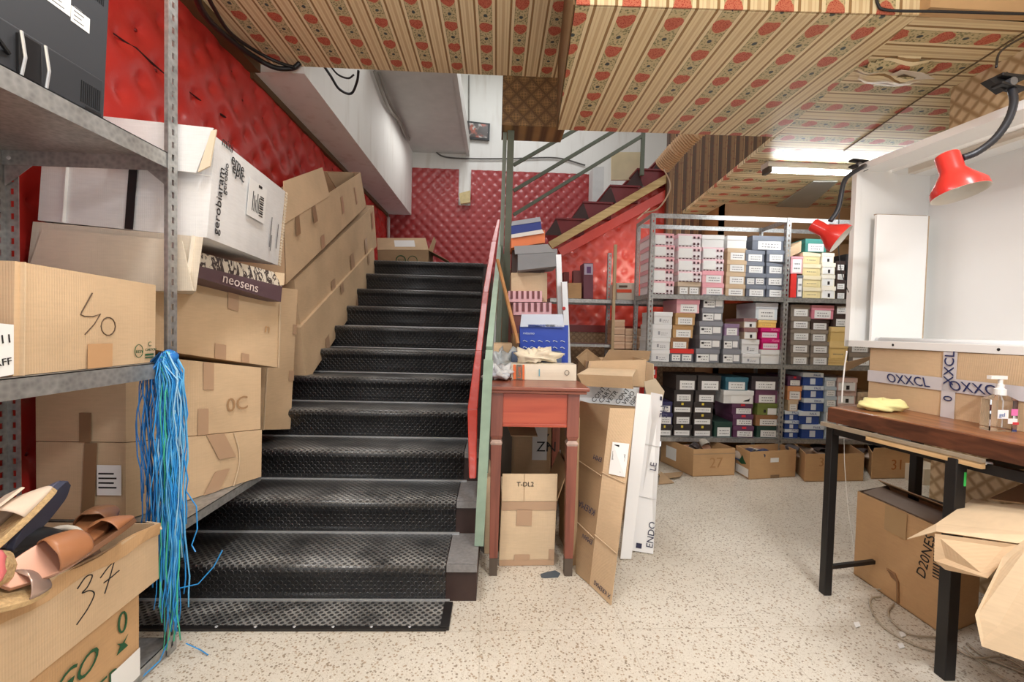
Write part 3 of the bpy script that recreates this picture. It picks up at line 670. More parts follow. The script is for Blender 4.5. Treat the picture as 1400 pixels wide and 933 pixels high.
mb=MB()
for i in range(12): mb.hexa([low[i],low[i+1],rim[i+1],rim[i],low[i]-c.F.n*.004,low[i+1]-c.F.n*.004,rim[i+1]-c.F.n*.006,rim[i]-c.F.n*.006])
c.part('folded_rim',mb,CBO)
c.panel('flap',[c.F(1,1,0),c.F(1,1,0)+V((.012,-.004,-.02)),c.F(1,1,0)+V((-.05,.035,-.06)),c.F(1,1,0)+V((-.05,.01,0))],CBL)
for i in range(14): pass
q=[at(-70,990,X=-1.135),at(203,905,X=-1.18),at(204,828,X=-1.18),at(-70,948,X=-1.135)]
q=[V((-1.135,.75,.055)),V((-1.165,1.50,.055)),V((-1.165,1.50,z37-.008)),V((-1.135,.75,z37-.008))]
c=Carton('brown carton with green recycling print beneath the carton marked 37',q,(-.52,.0,0),CBO,seed=23)
f=c.F
f.text('DER',.70,.20,.075,GREENINK,c.t,name='lettering'); f.text('GO',.58,.58,.09,GREENINK,c.t,name='lettering',shear=.4)
for v,k in ((.82,0),(.55,1)):
    mb=MB()
    if k==0: mb.tube([f(.90+.02*math.cos(t),v+.11*math.sin(t),.002) for t in [i*PI/8 for i in range(17)]],.003,5)
    else: mb.prism([f(.87,v-.05,.001),f(.93,v-.05,.001),f(.91,v+.02,.001),f(.93,v+.08,.001),f(.90,v+.03,.001),f(.87,v+.08,.001),f(.89,v+.02,.001)],f.n*.001)
    obj('emblem',mb,GREENINK,c.t)
c.part('address_label',f.patch(.84,.02,.995,.35,.003),PAPER)
# ---- shoes
def shoe(label,o,d,L=.25,up=(0,0,1),solec=None,upc=None,kind='mule',group=None,thick=.015,wf=.042):
    o=V(o); d=V(d).normalized(); u=V(up); u=(u-d*u.dot(d)).normalized(); r=d.cross(u)
    t=thing('shoe',label,'shoe',o,group)
    def W(s): return wf*(.62+.38*math.sin(PI*min(1,max(0,(s-.25)/.95+.15)))) * (math.sqrt(max(0,1-((s-.88)/.12)**2)) if s>.88 else (math.sqrt(max(0.02,1-((.1-s)/.1)**2)) if s<.1 else 1))
    n=18; ss=[i/n for i in range(n+1)]
    L_=[o+d*(s*L)-r*W(s) for s in ss]; R_=[o+d*(s*L)+r*W(s) for s in reversed(ss)]
    mb=MB(); mb.prism(L_+R_,u*thick); obj('sole',mb,solec,t,bevel=.002)
    mb=MB(); s0=.5 if kind in('mule','espadrille') else .0; vs=[]; m_=12; k=14
    for i in range(k+1):
        s=s0+(.985-s0)*i/k; h=.052*math.sin(PI*min(1,(1.02-s)/.62*.5+.02)) if s>.45 else .06+.012*math.cos(s*9)
        op=0 if s>.52 else .62
        for j in range(m_+1):
            a=PI*j/m_
            if op: a= (PI*.36*(j/(m_/2))) if j<=m_/2 else PI-(PI*.36*((m_-j)/(m_/2)))
            vs.append(o+d*(s*L)+r*math.cos(a)*W(s)*1.02+u*(thick+h*math.sin(a)))
    mb.add(vs,[(i*(m_+1)+j,i*(m_+1)+j+1,(i+1)*(m_+1)+j+1,(i+1)*(m_+1)+j) for i in range(k) for j in range(m_) if not(kind!='mule' and i*(1/k)<.5 and j==m_//2 and kind=='pump')])
    up_=obj('upper',mb,upc,t,smooth=True); so=up_.modifiers.new('thick','SOLIDIFY'); so.thickness=.0025
    if kind=='mule' and 'linen' in label:
        mb=MB(); w=W(.66); a=o+d*(L*.66)+u*(thick+.047); mb.hexa([a-r*w*.7-d*.035+u*.002,a+r*w*.7-d*.035+u*.002,a+r*w*.7+d*.03-u*.004,a-r*w*.7+d*.03-u*.004,a-r*w*.6-d*.035+u*.008,a+r*w*.6-d*.035+u*.008,a+r*w*.6+d*.03+u*.003,a-r*w*.6+d*.03+u*.003]); obj('strap',mb,upc,t,bevel=.003)
    return t
LINEN=P(216,196,176,rough=.8,var=.1,vs=60); JUTE=P(190,160,116,rough=.9,var=.35,vs=120,bmp=.5); TANL=P(166,112,76,rough=.4,var=.15); ROSE=P(196,150,130,rough=.25,metal=.5); BRN=P(120,84,60,rough=.35,var=.2); SILV=P(186,160,148,rough=.25,metal=.5)
zr=q37=z37+.16
def shoe2(label,h,t_,up,*a,**k):
    H=at(h[0],h[1],Y=h[2]); Tt=at(t_[0],t_[1],Y=t_[2]); d=Tt-H; return shoe(label,H,d,d.length,up,*a,**k)
shoe2('pale linen mule with rope sole on top of the shoes in carton 37',(-40,782,1.02),(72,672,1.22),(-.45,-.55,.7),JUTE,LINEN,'mule',wf=.05)
shoe2('dark blue shoe on edge behind the linen mule in carton 37',(18,752,1.12),(97,664,1.32),(-.75,.5,.45),P(60,64,84),P(110,110,130,metal=.4,rough=.3),'closed')
shoe2('black leather slipper lying under the linen mule in carton 37',(-5,772,1.10),(86,742,1.30),(-.1,-.5,.85),BLACK,BLACK,'closed')
shoe2('rose metallic slipper with tan lining lying in carton 37',(-5,802,1.02),(122,738,1.18),(.35,-.75,.55),ROSE,TANL,'mule',wf=.045)
shoe2('brown leather sandal at the far corner of carton 37',(92,762,1.22),(150,698,1.42),(.3,-.5,.8),TANL,BRN,'mule')
shoe2('second brown leather sandal leaning on the far wall of carton 37',(105,770,1.18),(178,716,1.40),(-.3,-.5,.8),BRN,TANL,'mule')
shoe2('silvery woven slipper low at the near side of carton 37',(-30,838,.98),(60,800,1.10),(.2,-.5,.8),JUTE,SILV,'mule')
shoe2('rope soled shoe with pink lining at the left edge of the photograph',(-70,800,1.0),(24,772,1.05),(-.2,-.9,.3),JUTE,P(222,120,120),'closed',thick=.04)
o_=at(82,740,Y=1.26)
mb=MB(); mb.tube([o_+V((.055*math.cos(t),.02*math.sin(t),.028*math.sin(t))) for t in [i*PI/10 for i in range(-1,12)]],.008,8); obj('white_strap',mb,P(206,198,186,rough=.4),label='curved white heel strap loop among the shoes in carton 37',cat='strap',smooth=True)
mb=MB(); rr=random.Random(8)

nn=26
vs=[V((-1.66+.48*i/nn,.78+.70*j/nn,z37+.13+.03*math.sin(i*1.3+j)+.025*math.sin(j*1.7-i*.6)+.012*rr.random())) for j in range(nn+1) for i in range(nn+1)]
mb.add(vs,[(j*(nn+1)+i,j*(nn+1)+i+1,(j+1)*(nn+1)+i+1,(j+1)*(nn+1)+i) for j in range(nn) for i in range(nn)])
obj('shoe_filling',mb,P(112,84,64,rough=.9,var=.5,vs=14),smooth=True,kind='stuff',label='jumble of shoes and tissue filling the lower half of carton 37',cat='shoes')
# ---- monitor on the top shelf, seen from behind
XM=-1.33
q=px((-45,92),(143,168),(152,-10),(-45,-190),X=XM)
q[0].z=q[1].z=ZT+.03; q[3].z=q[2].z
t=thing('computer_monitor','black flat computer monitor seen from behind, standing on the top shelf','monitor',(XM-.05,1.1,ZT+.001))
f=Face(*q); 
if f.n.x<0: f.n=-f.n
MON=P(58,60,64,rough=.5,var=.04)
mb=MB(); mb.hexa([f(0,0,-.035),f(1,0,-.035),f(1,1,-.035),f(0,1,-.035),f(.01,.01,0),f(.99,.01,0),f(.99,.99,0),f(.01,.99,0)]); obj('body',mb,MON,t,bevel=.006)
mb=MB(); mb.hexa([f(.05,.03,0),f(.93,.03,0),f(.93,.34,0),f(.05,.34,0),f(.06,.05,.018),f(.92,.05,.018),f(.92,.32,.018),f(.06,.32,.018)]); obj('rear_cover',mb,P(50,52,56,rough=.5),t,bevel=.004)
for a0,b0,a1,b1 in ((.40,.62,.66,.76),(.665,.60,.82,.70)): 
    l=obj('sticker',f.patch(a0,b0,a1,b1,.0015),PAPER,t)
    for i in range(4): obj('printing',f.patch(a0+.02,b0+.02+i*.028,a1-.05-.02*(i%2),b0+.026+i*.028,.0022),P(120,120,120),l)
mb=MB()
for i in range(14): mb.hexa([f(.72+i*.016,.86,.0),f(.726+i*.016,.86,.0),f(.726+i*.016,.95,.0),f(.72+i*.016,.95,.0),f(.72+i*.016,.86,.002),f(.726+i*.016,.86,.002),f(.726+i*.016,.95,.002),f(.72+i*.016,.95,.002)])
obj('upper_vent',mb,P(18,18,20),t); mb=MB()
for i in range(10): mb.hexa([f(.72+i*.018,.10,.018),f(.726+i*.018,.10,.018),f(.726+i*.018,.24,.018),f(.72+i*.018,.24,.018),f(.72+i*.018,.10,.020),f(.726+i*.018,.10,.020),f(.726+i*.018,.24,.020),f(.72+i*.018,.24,.020)])
obj('lower_vent',mb,P(18,18,20),t)
obj('logo_plate',f.patch(.76,.04,.90,.085,.0205),BLACK,t)
mb=MB(); 
cx=at(28,60,X=XM).y; mb.box((XM-.12,cx-.11,ZT+.002),(XM+.10,cx+.11,ZT+.014)); mb.box((XM-.0,cx-.03,ZT+.014),(XM+.03,cx+.03,ZT+.17)); obj('stand',mb,P(34,34,36,rough=.3),t,bevel=.004)
mb=MB(); mb.tube([(XM+.035,cx-.032,ZT+.17),(XM+.045,cx-.032,ZT+.1),(XM+.03,cx-.034,ZT+.02)],.004,6);mb.tube([(XM+.035,cx+.032,ZT+.17),(XM+.045,cx+.032,ZT+.1),(XM+.03,cx+.034,ZT+.02)],.004,6); obj('stand_trim',mb,ALU,t)
mb=MB(); mb.tube([(XM+.02,cx-.05,ZT+.10),(XM+.07,cx-.15,ZT+.12),(XM+.05,cx-.35,ZT+.10)],.006,6); obj('power_cable',mb,BLACK,t)
# ---- blue twine hank hanging from the shelf corner
tw=thing('twine_hank','hank of blue and green plastic twine hanging from the lower shelf corner','twine',(-1.17,1.66,.0))
rr=random.Random(5)
def strands(n,mat,x0,x1,zr_,name,seed):
    rr=random.Random(seed); mb=MB()
    for i in range(n):
        xa=rr.uniform(x0,x1); ya=rr.uniform(1.60,1.66); zt_=1.12-rr.random()*.04; ze=rr.uniform(*zr_)
        pts=[V((-1.19-rr.random()*.02,ya,zt_-.02)),V((-1.17+rr.random()*.02,ya-.01,zt_+.015))]
        x=xa; ph=rr.uniform(0,6); z=zt_-.05; a=rr.uniform(.001,.006)
        while z>ze:
            pts.append(V((x+a*math.sin(z*rr.uniform(18,22)+ph)+rr.uniform(-.003,.003),ya+.012*math.sin(z*13+ph),z))); z-=.055
            x+=rr.uniform(-.003,.003)
        mb.tube(pts,rr.uniform(.0016,.0034),4)
    return obj(name,mb,mat,tw,smooth=True,kind='stuff')
strands(75,BLUE,-1.185,-1.125,(.05,.5),'strands',1); strands(40,P(96,176,226,rough=.25,var=.3,vs=30),-1.19,-1.12,(.12,.6),'strands',2)
strands(26,P(36,110,178,rough=.3),-1.255,-1.185,(.35,.75),'strands',3); strands(8,P(70,190,150,rough=.3),-1.17,-1.14,(.02,.2),'strands',4); strands(12,P(150,200,230,rough=.3),-1.20,-1.11,(.3,.8),'strands',6)
for i,p_ in enumerate(([(-1.12,1.66,.62),(-1.09,1.67,.56),(-1.08,1.66,.48),(-1.10,1.66,.42),(-1.08,1.65,.40)],[(-1.13,1.64,.27),(-1.07,1.65,.28),(-1.02,1.66,.34),(-.99,1.66,.40)],[(-1.15,1.62,.1),(-1.17,1.60,.03),(-1.20,1.52,.004),(-1.22,1.46,.004)],[(-1.12,1.66,.05),(-1.08,1.68,.01),(-1.04,1.66,.006)])):
    mb=MB(); mb.tube(p_,.0022,5); obj('loose_strand',mb,BLUE,tw)
mb=MB(); mb.lathe([(0,.02),(.02,.018),(.03,0),(.024,-.02),(0,-.022)],(-1.165,1.64,1.115),axis=(.6,0,.8),seg=10); obj('knot',mb,P(40,120,200,rough=.3),tw,smooth=True)
# ---------------------------------------------------------------- small red desk
MAH=wood('mahogany',srgb(118,60,44),srgb(150,84,60),0,.8,.35,.2); MAHR=wood('mahogany_front',srgb(160,64,42),srgb(184,84,56),0,.8,.35,.2); MAHL=wood('mahogany_leg',srgb(112,60,48),srgb(144,82,66),2,.8,.35,.2)
ZD=.962
dk=thing('wooden_desk','small tall reddish brown wooden desk with square legs standing right of the stairs','desk',(.21,2.4,0))
mb=MB(); mb.box((-.047,2.16,ZD-.018),(.467,2.88,ZD)); mb.box((-.035,2.17,ZD-.034),(.455,2.87,ZD-.018)); obj('desktop',mb,MAH,dk,bevel=.004)
mb=MB(); mb.box((.045,2.205,ZD-.19),(.365,2.22,ZD-.04)); mb.box((.045,2.83,ZD-.19),(.365,2.845,ZD-.04)); mb.box((.0,2.24,ZD-.19),(.015,2.83,ZD-.04)); mb.box((.40,2.24,ZD-.19),(.415,2.83,ZD-.04)); obj('apron',mb,MAHR,dk)
mb=MB(); mb.box((.045,2.198,ZD-.205),(.365,2.22,ZD-.188)); obj('apron_moulding',mb,MAHR,dk,bevel=.003)
for x,y in ((.015,2.225),(.395,2.225),(.015,2.82),(.395,2.82)):
    w=.030; mb=MB(); mb.box((x-w,y-w,.71),(x+w,y+w,ZD-.034)); 
    def fr(z0,w0,z1,w1): mb.hexa([(x-w0,y-w0,z0),(x+w0,y-w0,z0),(x+w1,y-w1,z1),(x-w1,y-w1,z1),(x-w0,y+w0,z0),(x+w0,y+w0,z0),(x+w1,y+w1,z1),(x-w1,y+w1,z1)])
    fr(.69,.022,.71,w); fr(.09,.021,.665,.027)
    l=obj('leg',mb,MAHL,dk,bevel=.002)
    mb=MB(); fr(.665,.027,.675,.03); fr(.675,.03,.69,.022); obj('scuffed_ring',mb,P(176,150,138,var=.4,vs=40),l)
    mb=MB(); fr(0,.020,.09,.0212); obj('foot_paint',mb,P(86,74,64),l)
# carton under the desk
q=[V((.045,2.30,.002)),V((.335,2.31,.002)),V((.34,2.31,.345)),V((.052,2.30,.345))]
c=Carton('closed pale brown carton with printed code standing on the floor beneath the desk',q,(0,.38,0),CBL,open_=True)
c.flap(q[3],q[2],(0,-.004,.145),CBL,.0); f=Face(q[3]+V((0,-.006,0)),q[2]+V((0,-.006,0)),q[2]+V((0,-.010,.145)),q[3]+V((0,-.010,.145)))
text('printing','T-DL2',f(.26,.55,.002),f.u,f.v,.034,INK,c.t); mb=MB(); mb.bar(f(.40,0,.001),f(.40,1,.001),.002,.002); obj('crease',mb,CBD,c.t)
c.tape(c.F,0,.86,1,.99,TAPE); c.tape(c.F,.28,.62,.56,.88,TAPE); c.tape(c.F,0,.0,1,.09,TAPE); c.tape(c.F,.27,.08,.55,.17,TAPE); c.tape(c.F,.9,.08,1,.25,TAPE)
c.panel('flap',[q[2]+V((0,0,0)),q[2]+V((0,.38,0)),q[2]+V((.06,.38,.16)),q[2]+V((.06,.03,.16))],CBD)
q=[V((.345,2.42,.002)),V((.40,2.26,.002)),V((.41,2.27,.76)),V((.35,2.44,.74))]
c=Carton('tall dark brown carton side leaning behind the right desk leg',[V((.43,2.30,.002)),V((.455,2.31,.002)),V((.455,2.33,.78)),V((.43,2.32,.78))],(-.02,.36,0),CBD)
q=px((684,600),(735,600),(735,540),(684,540),Y=2.9)
c=Carton('open carton stored at the back under the desk',[V((.06,2.78,.0)),V((.37,2.78,.0)),V((.37,2.78,.70)),V((.06,2.78,.70))],(0,.4,0),CBD,open_=True)
c.F.text('Z',.70,.72,.12,INK,c.t,name='lettering'); obj('white_panel',c.F.patch(.60,.60,.90,.99,.003),P(200,198,194),c.t); c.F.text('ZN',.68,.68,.09,INK,c.t,rot=0,name='lettering',o=.006)
c.flap(c.F(0,1),c.F(.55,1),(.03,-.28,-.06),CBD)
# things behind, below the balustrade
c=Carton('brown carton on the floor between the stairs and the desk',[V((-.035,2.42,.002)),V((.03,2.42,.002)),V((.03,2.42,.42)),V((-.035,2.42,.42))],(0,.36,0),CB)
# folded long carton leaning
f1=[at(787,782,Z=.004),at(803,808,Z=.004)]
a0,a1,a2=at(787,783,Z=.004),at(806,800,Z=.004),at(835,828,Z=.004)
t0,t1,t2=at(793,548,Y=2.62),at(834,558,Y=2.30),at(868,559,Y=2.26)
def lerp(a,b,t): return a.lerp(b,t)
t=thing('folded_carton','tall flattened brown carton folded lengthwise, leaning right of the desk','box',(a0+a2)/2)
F1=Face(a0,a1,t1,t0); F2=Face(a1,a2,t2,t1)
for f in (F1,F2):
    if f.n.y>0: f.n=-f.n
def gsheet(F,n=8):
    m=MB()
    for s_ in (0,-.006): m.v+=[F(i/n,j/n,s_) for j in range(n+1) for i in range(n+1)]
    k=(n+1)**2; q=lambda i,j,s:(j*(n+1)+i)+s*k
    for j in range(n):
        for i in range(n): m.f+=[(q(i,j,0),q(i+1,j,0),q(i+1,j+1,0),q(i,j+1,0)),(q(i,j,1),q(i,j+1,1),q(i+1,j+1,1),q(i+1,j,1))]
    for i in range(n): m.f+=[(q(i,0,0),q(i,0,1),q(i+1,0,1),q(i+1,0,0)),(q(i,n,0),q(i+1,n,0),q(i+1,n,1),q(i,n,1)),(q(0,i,0),q(0,i+1,0),q(0,i+1,1),q(0,i,1)),(q(n,i,0),q(n,i,1),q(n,i+1,1),q(n,i+1,0))]
    m.mi=[0]*len(m.f); return m
obj('panel',gsheet(F1),CBD,t); obj('panel',gsheet(F2),CB,t)  # left panel in darker cardboard paints the shade on its turned-away side
for v in (.27,.62):
    mb=MB(); mb.bar(F1(0,v,.007),F1(1,v-.02,.007),.004,.003); mb.bar(F2(0,v,.007),F2(1,v-.03,.007),.004,.003); obj('crease',mb,CBL,t)
INKB=P(52,52,78,rough=.7)
text('lettering','KREMA',F1(.95,.40,.008),-F1.u,-F1.v,.045,INKB,t); text('lettering','EMAN',F1(.98,.235,.008),-F1.u,-F1.v,.032,INKB,t); text('lettering','EMM',F1(.98,.70,.008),-F1.u,-F1.v,.035,INKB,t); text('lettering','X KREMAS',F2(.98,.045,.008),-F2.u,-F2.v,.028,INKB,t)
l=obj('shipping_label',F2.patch(.30,.62,.98,.80,.008),PAPER,t)
for a_,b_,w_,h_ in ((.36,.70,.2,.05),(.70,.69,.2,.05)): 
    for i in range(8): obj('barcode',F2.patch(a_+w_*i/8,b_,a_+w_*(i+.5)/8,b_+h_,.0092),INK,l)
obj('printing',F2.patch(.4,.775,.6,.787,.0092),INK,l); obj('printing',F2.patch(.74,.64,.8,.65,.0092),INK,l)
# white foam sheets
t=thing('polystyrene_sheets','white packing sheets standing on the floor between folded carton and shoe shelves','packaging',(.8,2.45,0))
FO=P(240,240,240,rough=.6,var=.015)
b0,b1,b2=at(846,761,Z=.003),at(862,752,Z=.003),at(893,757,Z=.003)
u0,u1,u2=at(868,536,Y=2.62),at(890,537,Y=2.66),at(906,540,Y=2.60)
mb=MB(); mb.sheet([b1,b2,u2,u1],.014); s_=obj('sheet',mb,FO,t); mb=MB(); mb.sheet([b0+V((0,-.02,0)),b0+V((.06,-.02,0)),at(889,540,Y=2.55),at(870,538,Y=2.55)],.012); obj('sheet',mb,FO,t)
ff=Face(b1,b2,u2,u1); 
if ff.n.y>0: ff.n=-ff.n
ff.off=.0145
for v in (.33,.66): mb=MB(); mb.bar(ff(.0,v,.001),ff(1,v,.001),.004,.002); obj('crease',mb,P(214,214,214),t)
text('lettering','ENDO',ff(.98,.03,.003)-ff.n*.0,ff.v,-ff.u,.05,INKB,t); text('lettering','HE',ff(.95,.93,.003),ff.v*-1,ff.u,.06,INKB,t); text('lettering','LE',ff(.9,.5,.003),ff.v,-ff.u,.05,INKB,t); obj('printing',ff.patch(.25,.02,.5,.05,.003),INKB,t); obj('printing',ff.patch(.85,.96,1.0,.985,.003),INKB,t)
mb=MB(); mb.sheet([at(887,560,Y=2.75),at(899,575,Y=2.75),at(908,535,Y=2.75),at(896,518,Y=2.75),at(880,522,Y=2.75)],.006); obj('torn_board',mb,P(196,180,154),t)
# tall carton behind with open carton on top
zb1=at(840,560,Y=2.86).z
c=Carton('tall brown carton with a white printed band, standing behind the folded carton',[at(770,700,Y=2.86),at(870,700,Y=2.86),at(872,553,Y=2.86),at(778,545,Y=2.86)],(0,.34,0),CBD)
bz=[V(p) for p in c.q]
q=px((778,549),(872,556),(874,530),(784,527),Y=2.855)
c.panel('white_band',q,P(222,226,230))
fq=Face(*q); 
if fq.n.y>0: fq.n=-fq.n
for i,w_ in enumerate(('CONT','CART','VETR','CONT','VINO','ISPI')): text('lettering',w_,fq(.36+i*.105+(.03 if i>2 else 0),.02,.007),fq.v+fq.u*.12,-fq.u,.042,INK,c.t)
# support down to floor
c2=Carton('plain brown carton on the floor carrying the tall banded carton',[V((c.q[0].x+.01,2.88,.001)),V((c.q[1].x-.01,2.88,.001)),V((c.q[1].x-.01,2.88,c.q[0].z-.004)),V((c.q[0].x+.01,2.88,c.q[0].z-.004))],(0,.3,0),CBD)
q=px((803,525),(878,531),(886,492),(822,492),Y=2.84); 
q=[at(800,527,Y=2.84),at(884,530,Y=2.84),at(884,492,Y=2.86),at(800,505,Y=2.86)]
c=Carton('open brown carton with raised flaps on top of the tall banded carton',[at(800,527,Y=2.87),at(882,530,Y=2.87),at(884,492,Y=2.87),at(804,494,Y=2.87)],(0,.32,0),CB,open_=True)
c.panel('flap',[c.q[3],c.q[2]]+[at(867,531,Y=2.66),at(790,513,Y=2.66)],CBD) if 0 else None
mb=MB(); mb.sheet(px((789,512),(864,515),(866,532),(797,528),Y=2.70),.005); obj('flap',mb,CBD,c.t)
mb=MB(); mb.sheet([at(789,512,Y=2.70),at(805,503,Y=2.86),at(870,505,Y=2.86),at(864,516,Y=2.70)],.005); obj('flap',mb,CBL,c.t)
mb=MB(); mb.sheet(px((823,493),(886,494),(890,480),(833,478),Y=3.15),.005); obj('flap',mb,CBD,c.t)
mb=MB(); mb.sheet([at(788,489,Y=2.9),at(803,477,Y=3.0),at(822,492,Y=3.15),at(806,510,Y=2.95)],.005); obj('flap',mb,CBD,c.t)
mb=MB(); mb.sheet([at(882,530,Y=2.87),at(884,495,Y=2.87),at(893,498,Y=2.80),at(893,520,Y=2.80)],.005); obj('flap',mb,CBL,c.t)
obj('address_label',c.B.patch(.1,.5,.35,.8,-.008),PAPER,c.t)
# ---- items on the desk
zt=ZD+.001
def bxat(label,x0,x1,yb,yt,Y,D,mat,name='box',cat='box',z=None,tilt=0,group=None,bevel=.002):
    q=px((x0,yb),(x1,yb+tilt),(x1,yt+tilt),(x0,yt),Y=Y)
    if z is not None:
        d=z-min(q[0].z,q[1].z); q[0].z=q[1].z=z
    return Carton(label,q,(0,D,0),mat,name=name,cat=cat,bevel=bevel,group=group)
c=bxat('long flat cream box with orange striped ends lying on the front of the desk',699,788,519,498,2.46,.13,P(226,216,196,rough=.4),z=zt,tilt=1)
for a0,a1 in ((.03,.07),(.17,.20)): obj('stripe',c.F.patch(a0,.02,a1,.98,.006),P(222,110,60),c.t)
obj('stripe',c.F.patch(.08,.02,.16,.98,.006),P(120,104,90),c.t); text('lettering','Loret',c.F(.145,.12,.0075),c.F.v,-c.F.u,.028,P(226,110,60),c.t); mb=MB(); o_=c.F(.85,.5,.007); mb.tube([o_+V((math.cos(t)*.012,0,math.sin(t)*.014)) for t in [i*PI/8 for i in range(17)]],.0015,5); obj('emblem',mb,INK,c.t); obj('printing',c.F.patch(.42,.25,.435,.7,.006),P(110,170,190),c.t)
c.text=0
cb=bxat('blue grey cardboard box lying behind the cream box on the desk',700,768,498,481,2.61,.10,P(84,100,128),z=zt)
for x_ in (.3,.6): pass
sb=bxat('cobalt blue shoe box with rows of white wave marks standing on the desk',711,777,500,445,2.74,.12,P(30,64,168,rough=.35,var=.05),z=zt)
COB=sb
mt_=P(190,204,226,rough=.4)
for i in range(6):
    for j in range(3):
        mb=MB(); mb.tube([sb.F(.06+i*.155+k*.03,.42+j*.13+.015*math.sin(k*1.6),.004) for k in range(4)],.0025,4); obj('wave_mark',mb,mt_,sb.t)
sb.F.text('mizumo',.06,.82,.022,mt_,sb.t,name='lettering',o=.006)
l=px((711,447),(771,447),(769,430),(713,430),Y=2.735); mb=MB(); mb.sheet(l,.012); obj('lid',mb,P(196,206,222,rough=.4),sb.t); obj('lid_label',Face(*px((722,447),(770,449),(770,444),(722,444),Y=2.725)).patch(0,0,1,1,.002),P(60,80,150),sb.t)
# what carries the blue box
mb=MB(); 
bc=Carton('small blue grey block box supporting the cobalt shoe box',[V((sb.q[0].x+.01,2.50+.15,zt)),V((sb.q[1].x-.01,2.65,zt)),V((sb.q[1].x-.01,2.65,zt+.1)),V((sb.q[0].x+.01,2.65,zt+.1))],(0,.0099,0),P(84,100,128)) if 0 else None
# crumpled plastic bags
def crumple(name,label,cat,c,r,mat,seed,amp=.35,kind=None,sq=(1,1,.5)):
    rr=random.Random(seed); m=MB(); n=14; mm=22; ph=[rr.uniform(0,6) for _ in range(12)]
    vs=[]
    for j in range(n+1):
        for i in range(mm):
            a=2*PI*i/mm; b=PI*j/n
            d=V((math.sin(b)*math.cos(a),math.sin(b)*math.sin(a),math.cos(b)))
            k=1+amp*(math.sin(3*a+ph[0]+2*d.z)*.4+math.sin(7*a+ph[1]+4*d.z)*.3+math.sin(9*d.z+ph[2]+3*a)*.3+math.sin(13*d.x+11*d.y+ph[3])*.3)
            vs.append(V(c)+V((d.x*r*sq[0],d.y*r*sq[1],max(d.z*k,-.6)*r*sq[2]))*(k if abs(d.z)<.9 else 1))
    m.add(vs,[(j*mm+i,j*mm+(i+1)%mm,(j+1)*mm+(i+1)%mm,(j+1)*mm+i) for j in range(n) for i in range(mm)])
    zmin=min(v.z for v in vs)
    return m,zmin
def crumpled(name,label,cat,x,y,z,r,mat,seed,amp=.35,sq=(1,1,.5),group=None):
    m,zm=crumple(name,label,cat,(x,y,z),r,mat,seed,amp,sq=sq)
    d=z-zm; m.v=[p+V((0,0,d)) for p in m.v]
    return obj(name,m,mat,label=label,cat=cat,smooth=True,group=group)
def film():
    m=Mt('plastic_film'); m.col(m.mix(m.noise(20,4),srgb(170,176,182),srgb(232,234,236))).set(rough=.2,spec=.6).bump(m.noise(30,4),.8,.01); return m.m
FILM=film()
p=at(688,514,Z=zt); crumpled('plastic_bag','crumpled clear plastic bag on the left end of the desk','bag',.025,2.45,zt,.07,FILM,2,.5,(1,1,.55))
crumpled('plastic_bag','clouded plastic bag heaped behind the bag on the left of the desk','bag',.035,2.66,zt,.085,P(176,182,184,rough=.3),4,.5,(.9,.8,.8))
crumpled('tissue_paper','crumpled cream tissue paper on top of the cream striped box','paper',at(735,490,Y=2.52).x,2.53,zt+.086,.07,P(226,214,190,rough=.8),9,.6,(1.4,.8,.55))
mb=MB(); mb.tube([at(668,513,Y=2.40),at(690,514,Y=2.39),at(697,513,Y=2.39)],[.012,.014,.01],8); obj('rolled_bag',mb,P(190,196,206,rough=.25),label='rolled clear plastic sleeve at the left front edge of the desk',cat='bag',smooth=True)
# ---- tower of boxes behind the desk
PINK=P(226,176,184,rough=.45,var=.05); DST=P(112,54,58,rough=.5)
YS=3.02
def stack_support():
    a=at(700,500,Y=YS); b=at(760,500,Y=YS)
    c=Carton('tall plain carton behind the desk carrying the pink striped shoe boxes',[V((a.x,YS,.002)),V((b.x,YS,.002)),V((b.x,YS,at(700,456,Y=YS).z)),V((a.x,YS,at(700,456,Y=YS).z))],(0,.32,0),CBD); return c
sc_=stack_support(); 
def striped(label,x0,x1,yb,yt,Y=YS-.01):
    c=bxat(label,x0,x1,yb,yt,Y,.30,PINK,group='pink and maroon striped shoe boxes behind the desk')
    n=6
    for i in range(n): obj('stripe',c.F.patch(.06+i*.16,.28,.13+i*.16,.99,.005),DST,c.t)
    return c
k_=bxat('plain maroon shoe box under the pink striped boxes behind the desk',700,758,456,431.5,YS,.30,P(120,70,66),z=sc_.q[3].z+.001)
zz=k_.q[3].z+.001
s1_=striped('lower pink and maroon striped shoe box behind the desk',702,754,431,414); s2_=striped('upper pink and maroon striped shoe box behind the desk',695,741,413,398)
c=bxat('square brown cardboard box standing on the pink striped shoe boxes',699,748,413,373,YS+.10,.22,CBL)
c.tape(c.F,.1,.05,.9,.12,TAPE)
# upper pile (grey, orange, blue) on the railing side
c=bxat('flat mid grey shoe box tilted on top of the square brown box',708,762,370,346,YS-.02,.28,P(128,130,134),tilt=-6)
c.panel('lid',px((704,348),(758,345),(749,334),(703,337),Y=YS-.02),P(138,140,144))
c=bxat('blue and orange shoe box topmost on the pile behind the desk',699,745,339,322,YS-.0,.28,P(216,120,72),tilt=-7)
c.panel('lid',px((699,323),(741,317),(739,302),(699,307),Y=YS-.01),P(30,52,128)); c.panel('rim',px((699,326),(744,319),(741,314),(699,321),Y=YS-.015),P(210,208,204)); c.panel('rim',px((699,309),(740,303),(738,297),(700,303),Y=YS-.015),P(150,156,166))
mb=MB(); mb.box((at(700,372,Y=3.1).x,3.12,at(700,372,Y=3.1).z),(at(745,372,Y=3.1).x,3.3,at(700,340,Y=3.1).z)); obj('cardboard_box',mb,P(70,52,46),label='dark brown box hidden behind the tilted grey shoe box',cat='box')
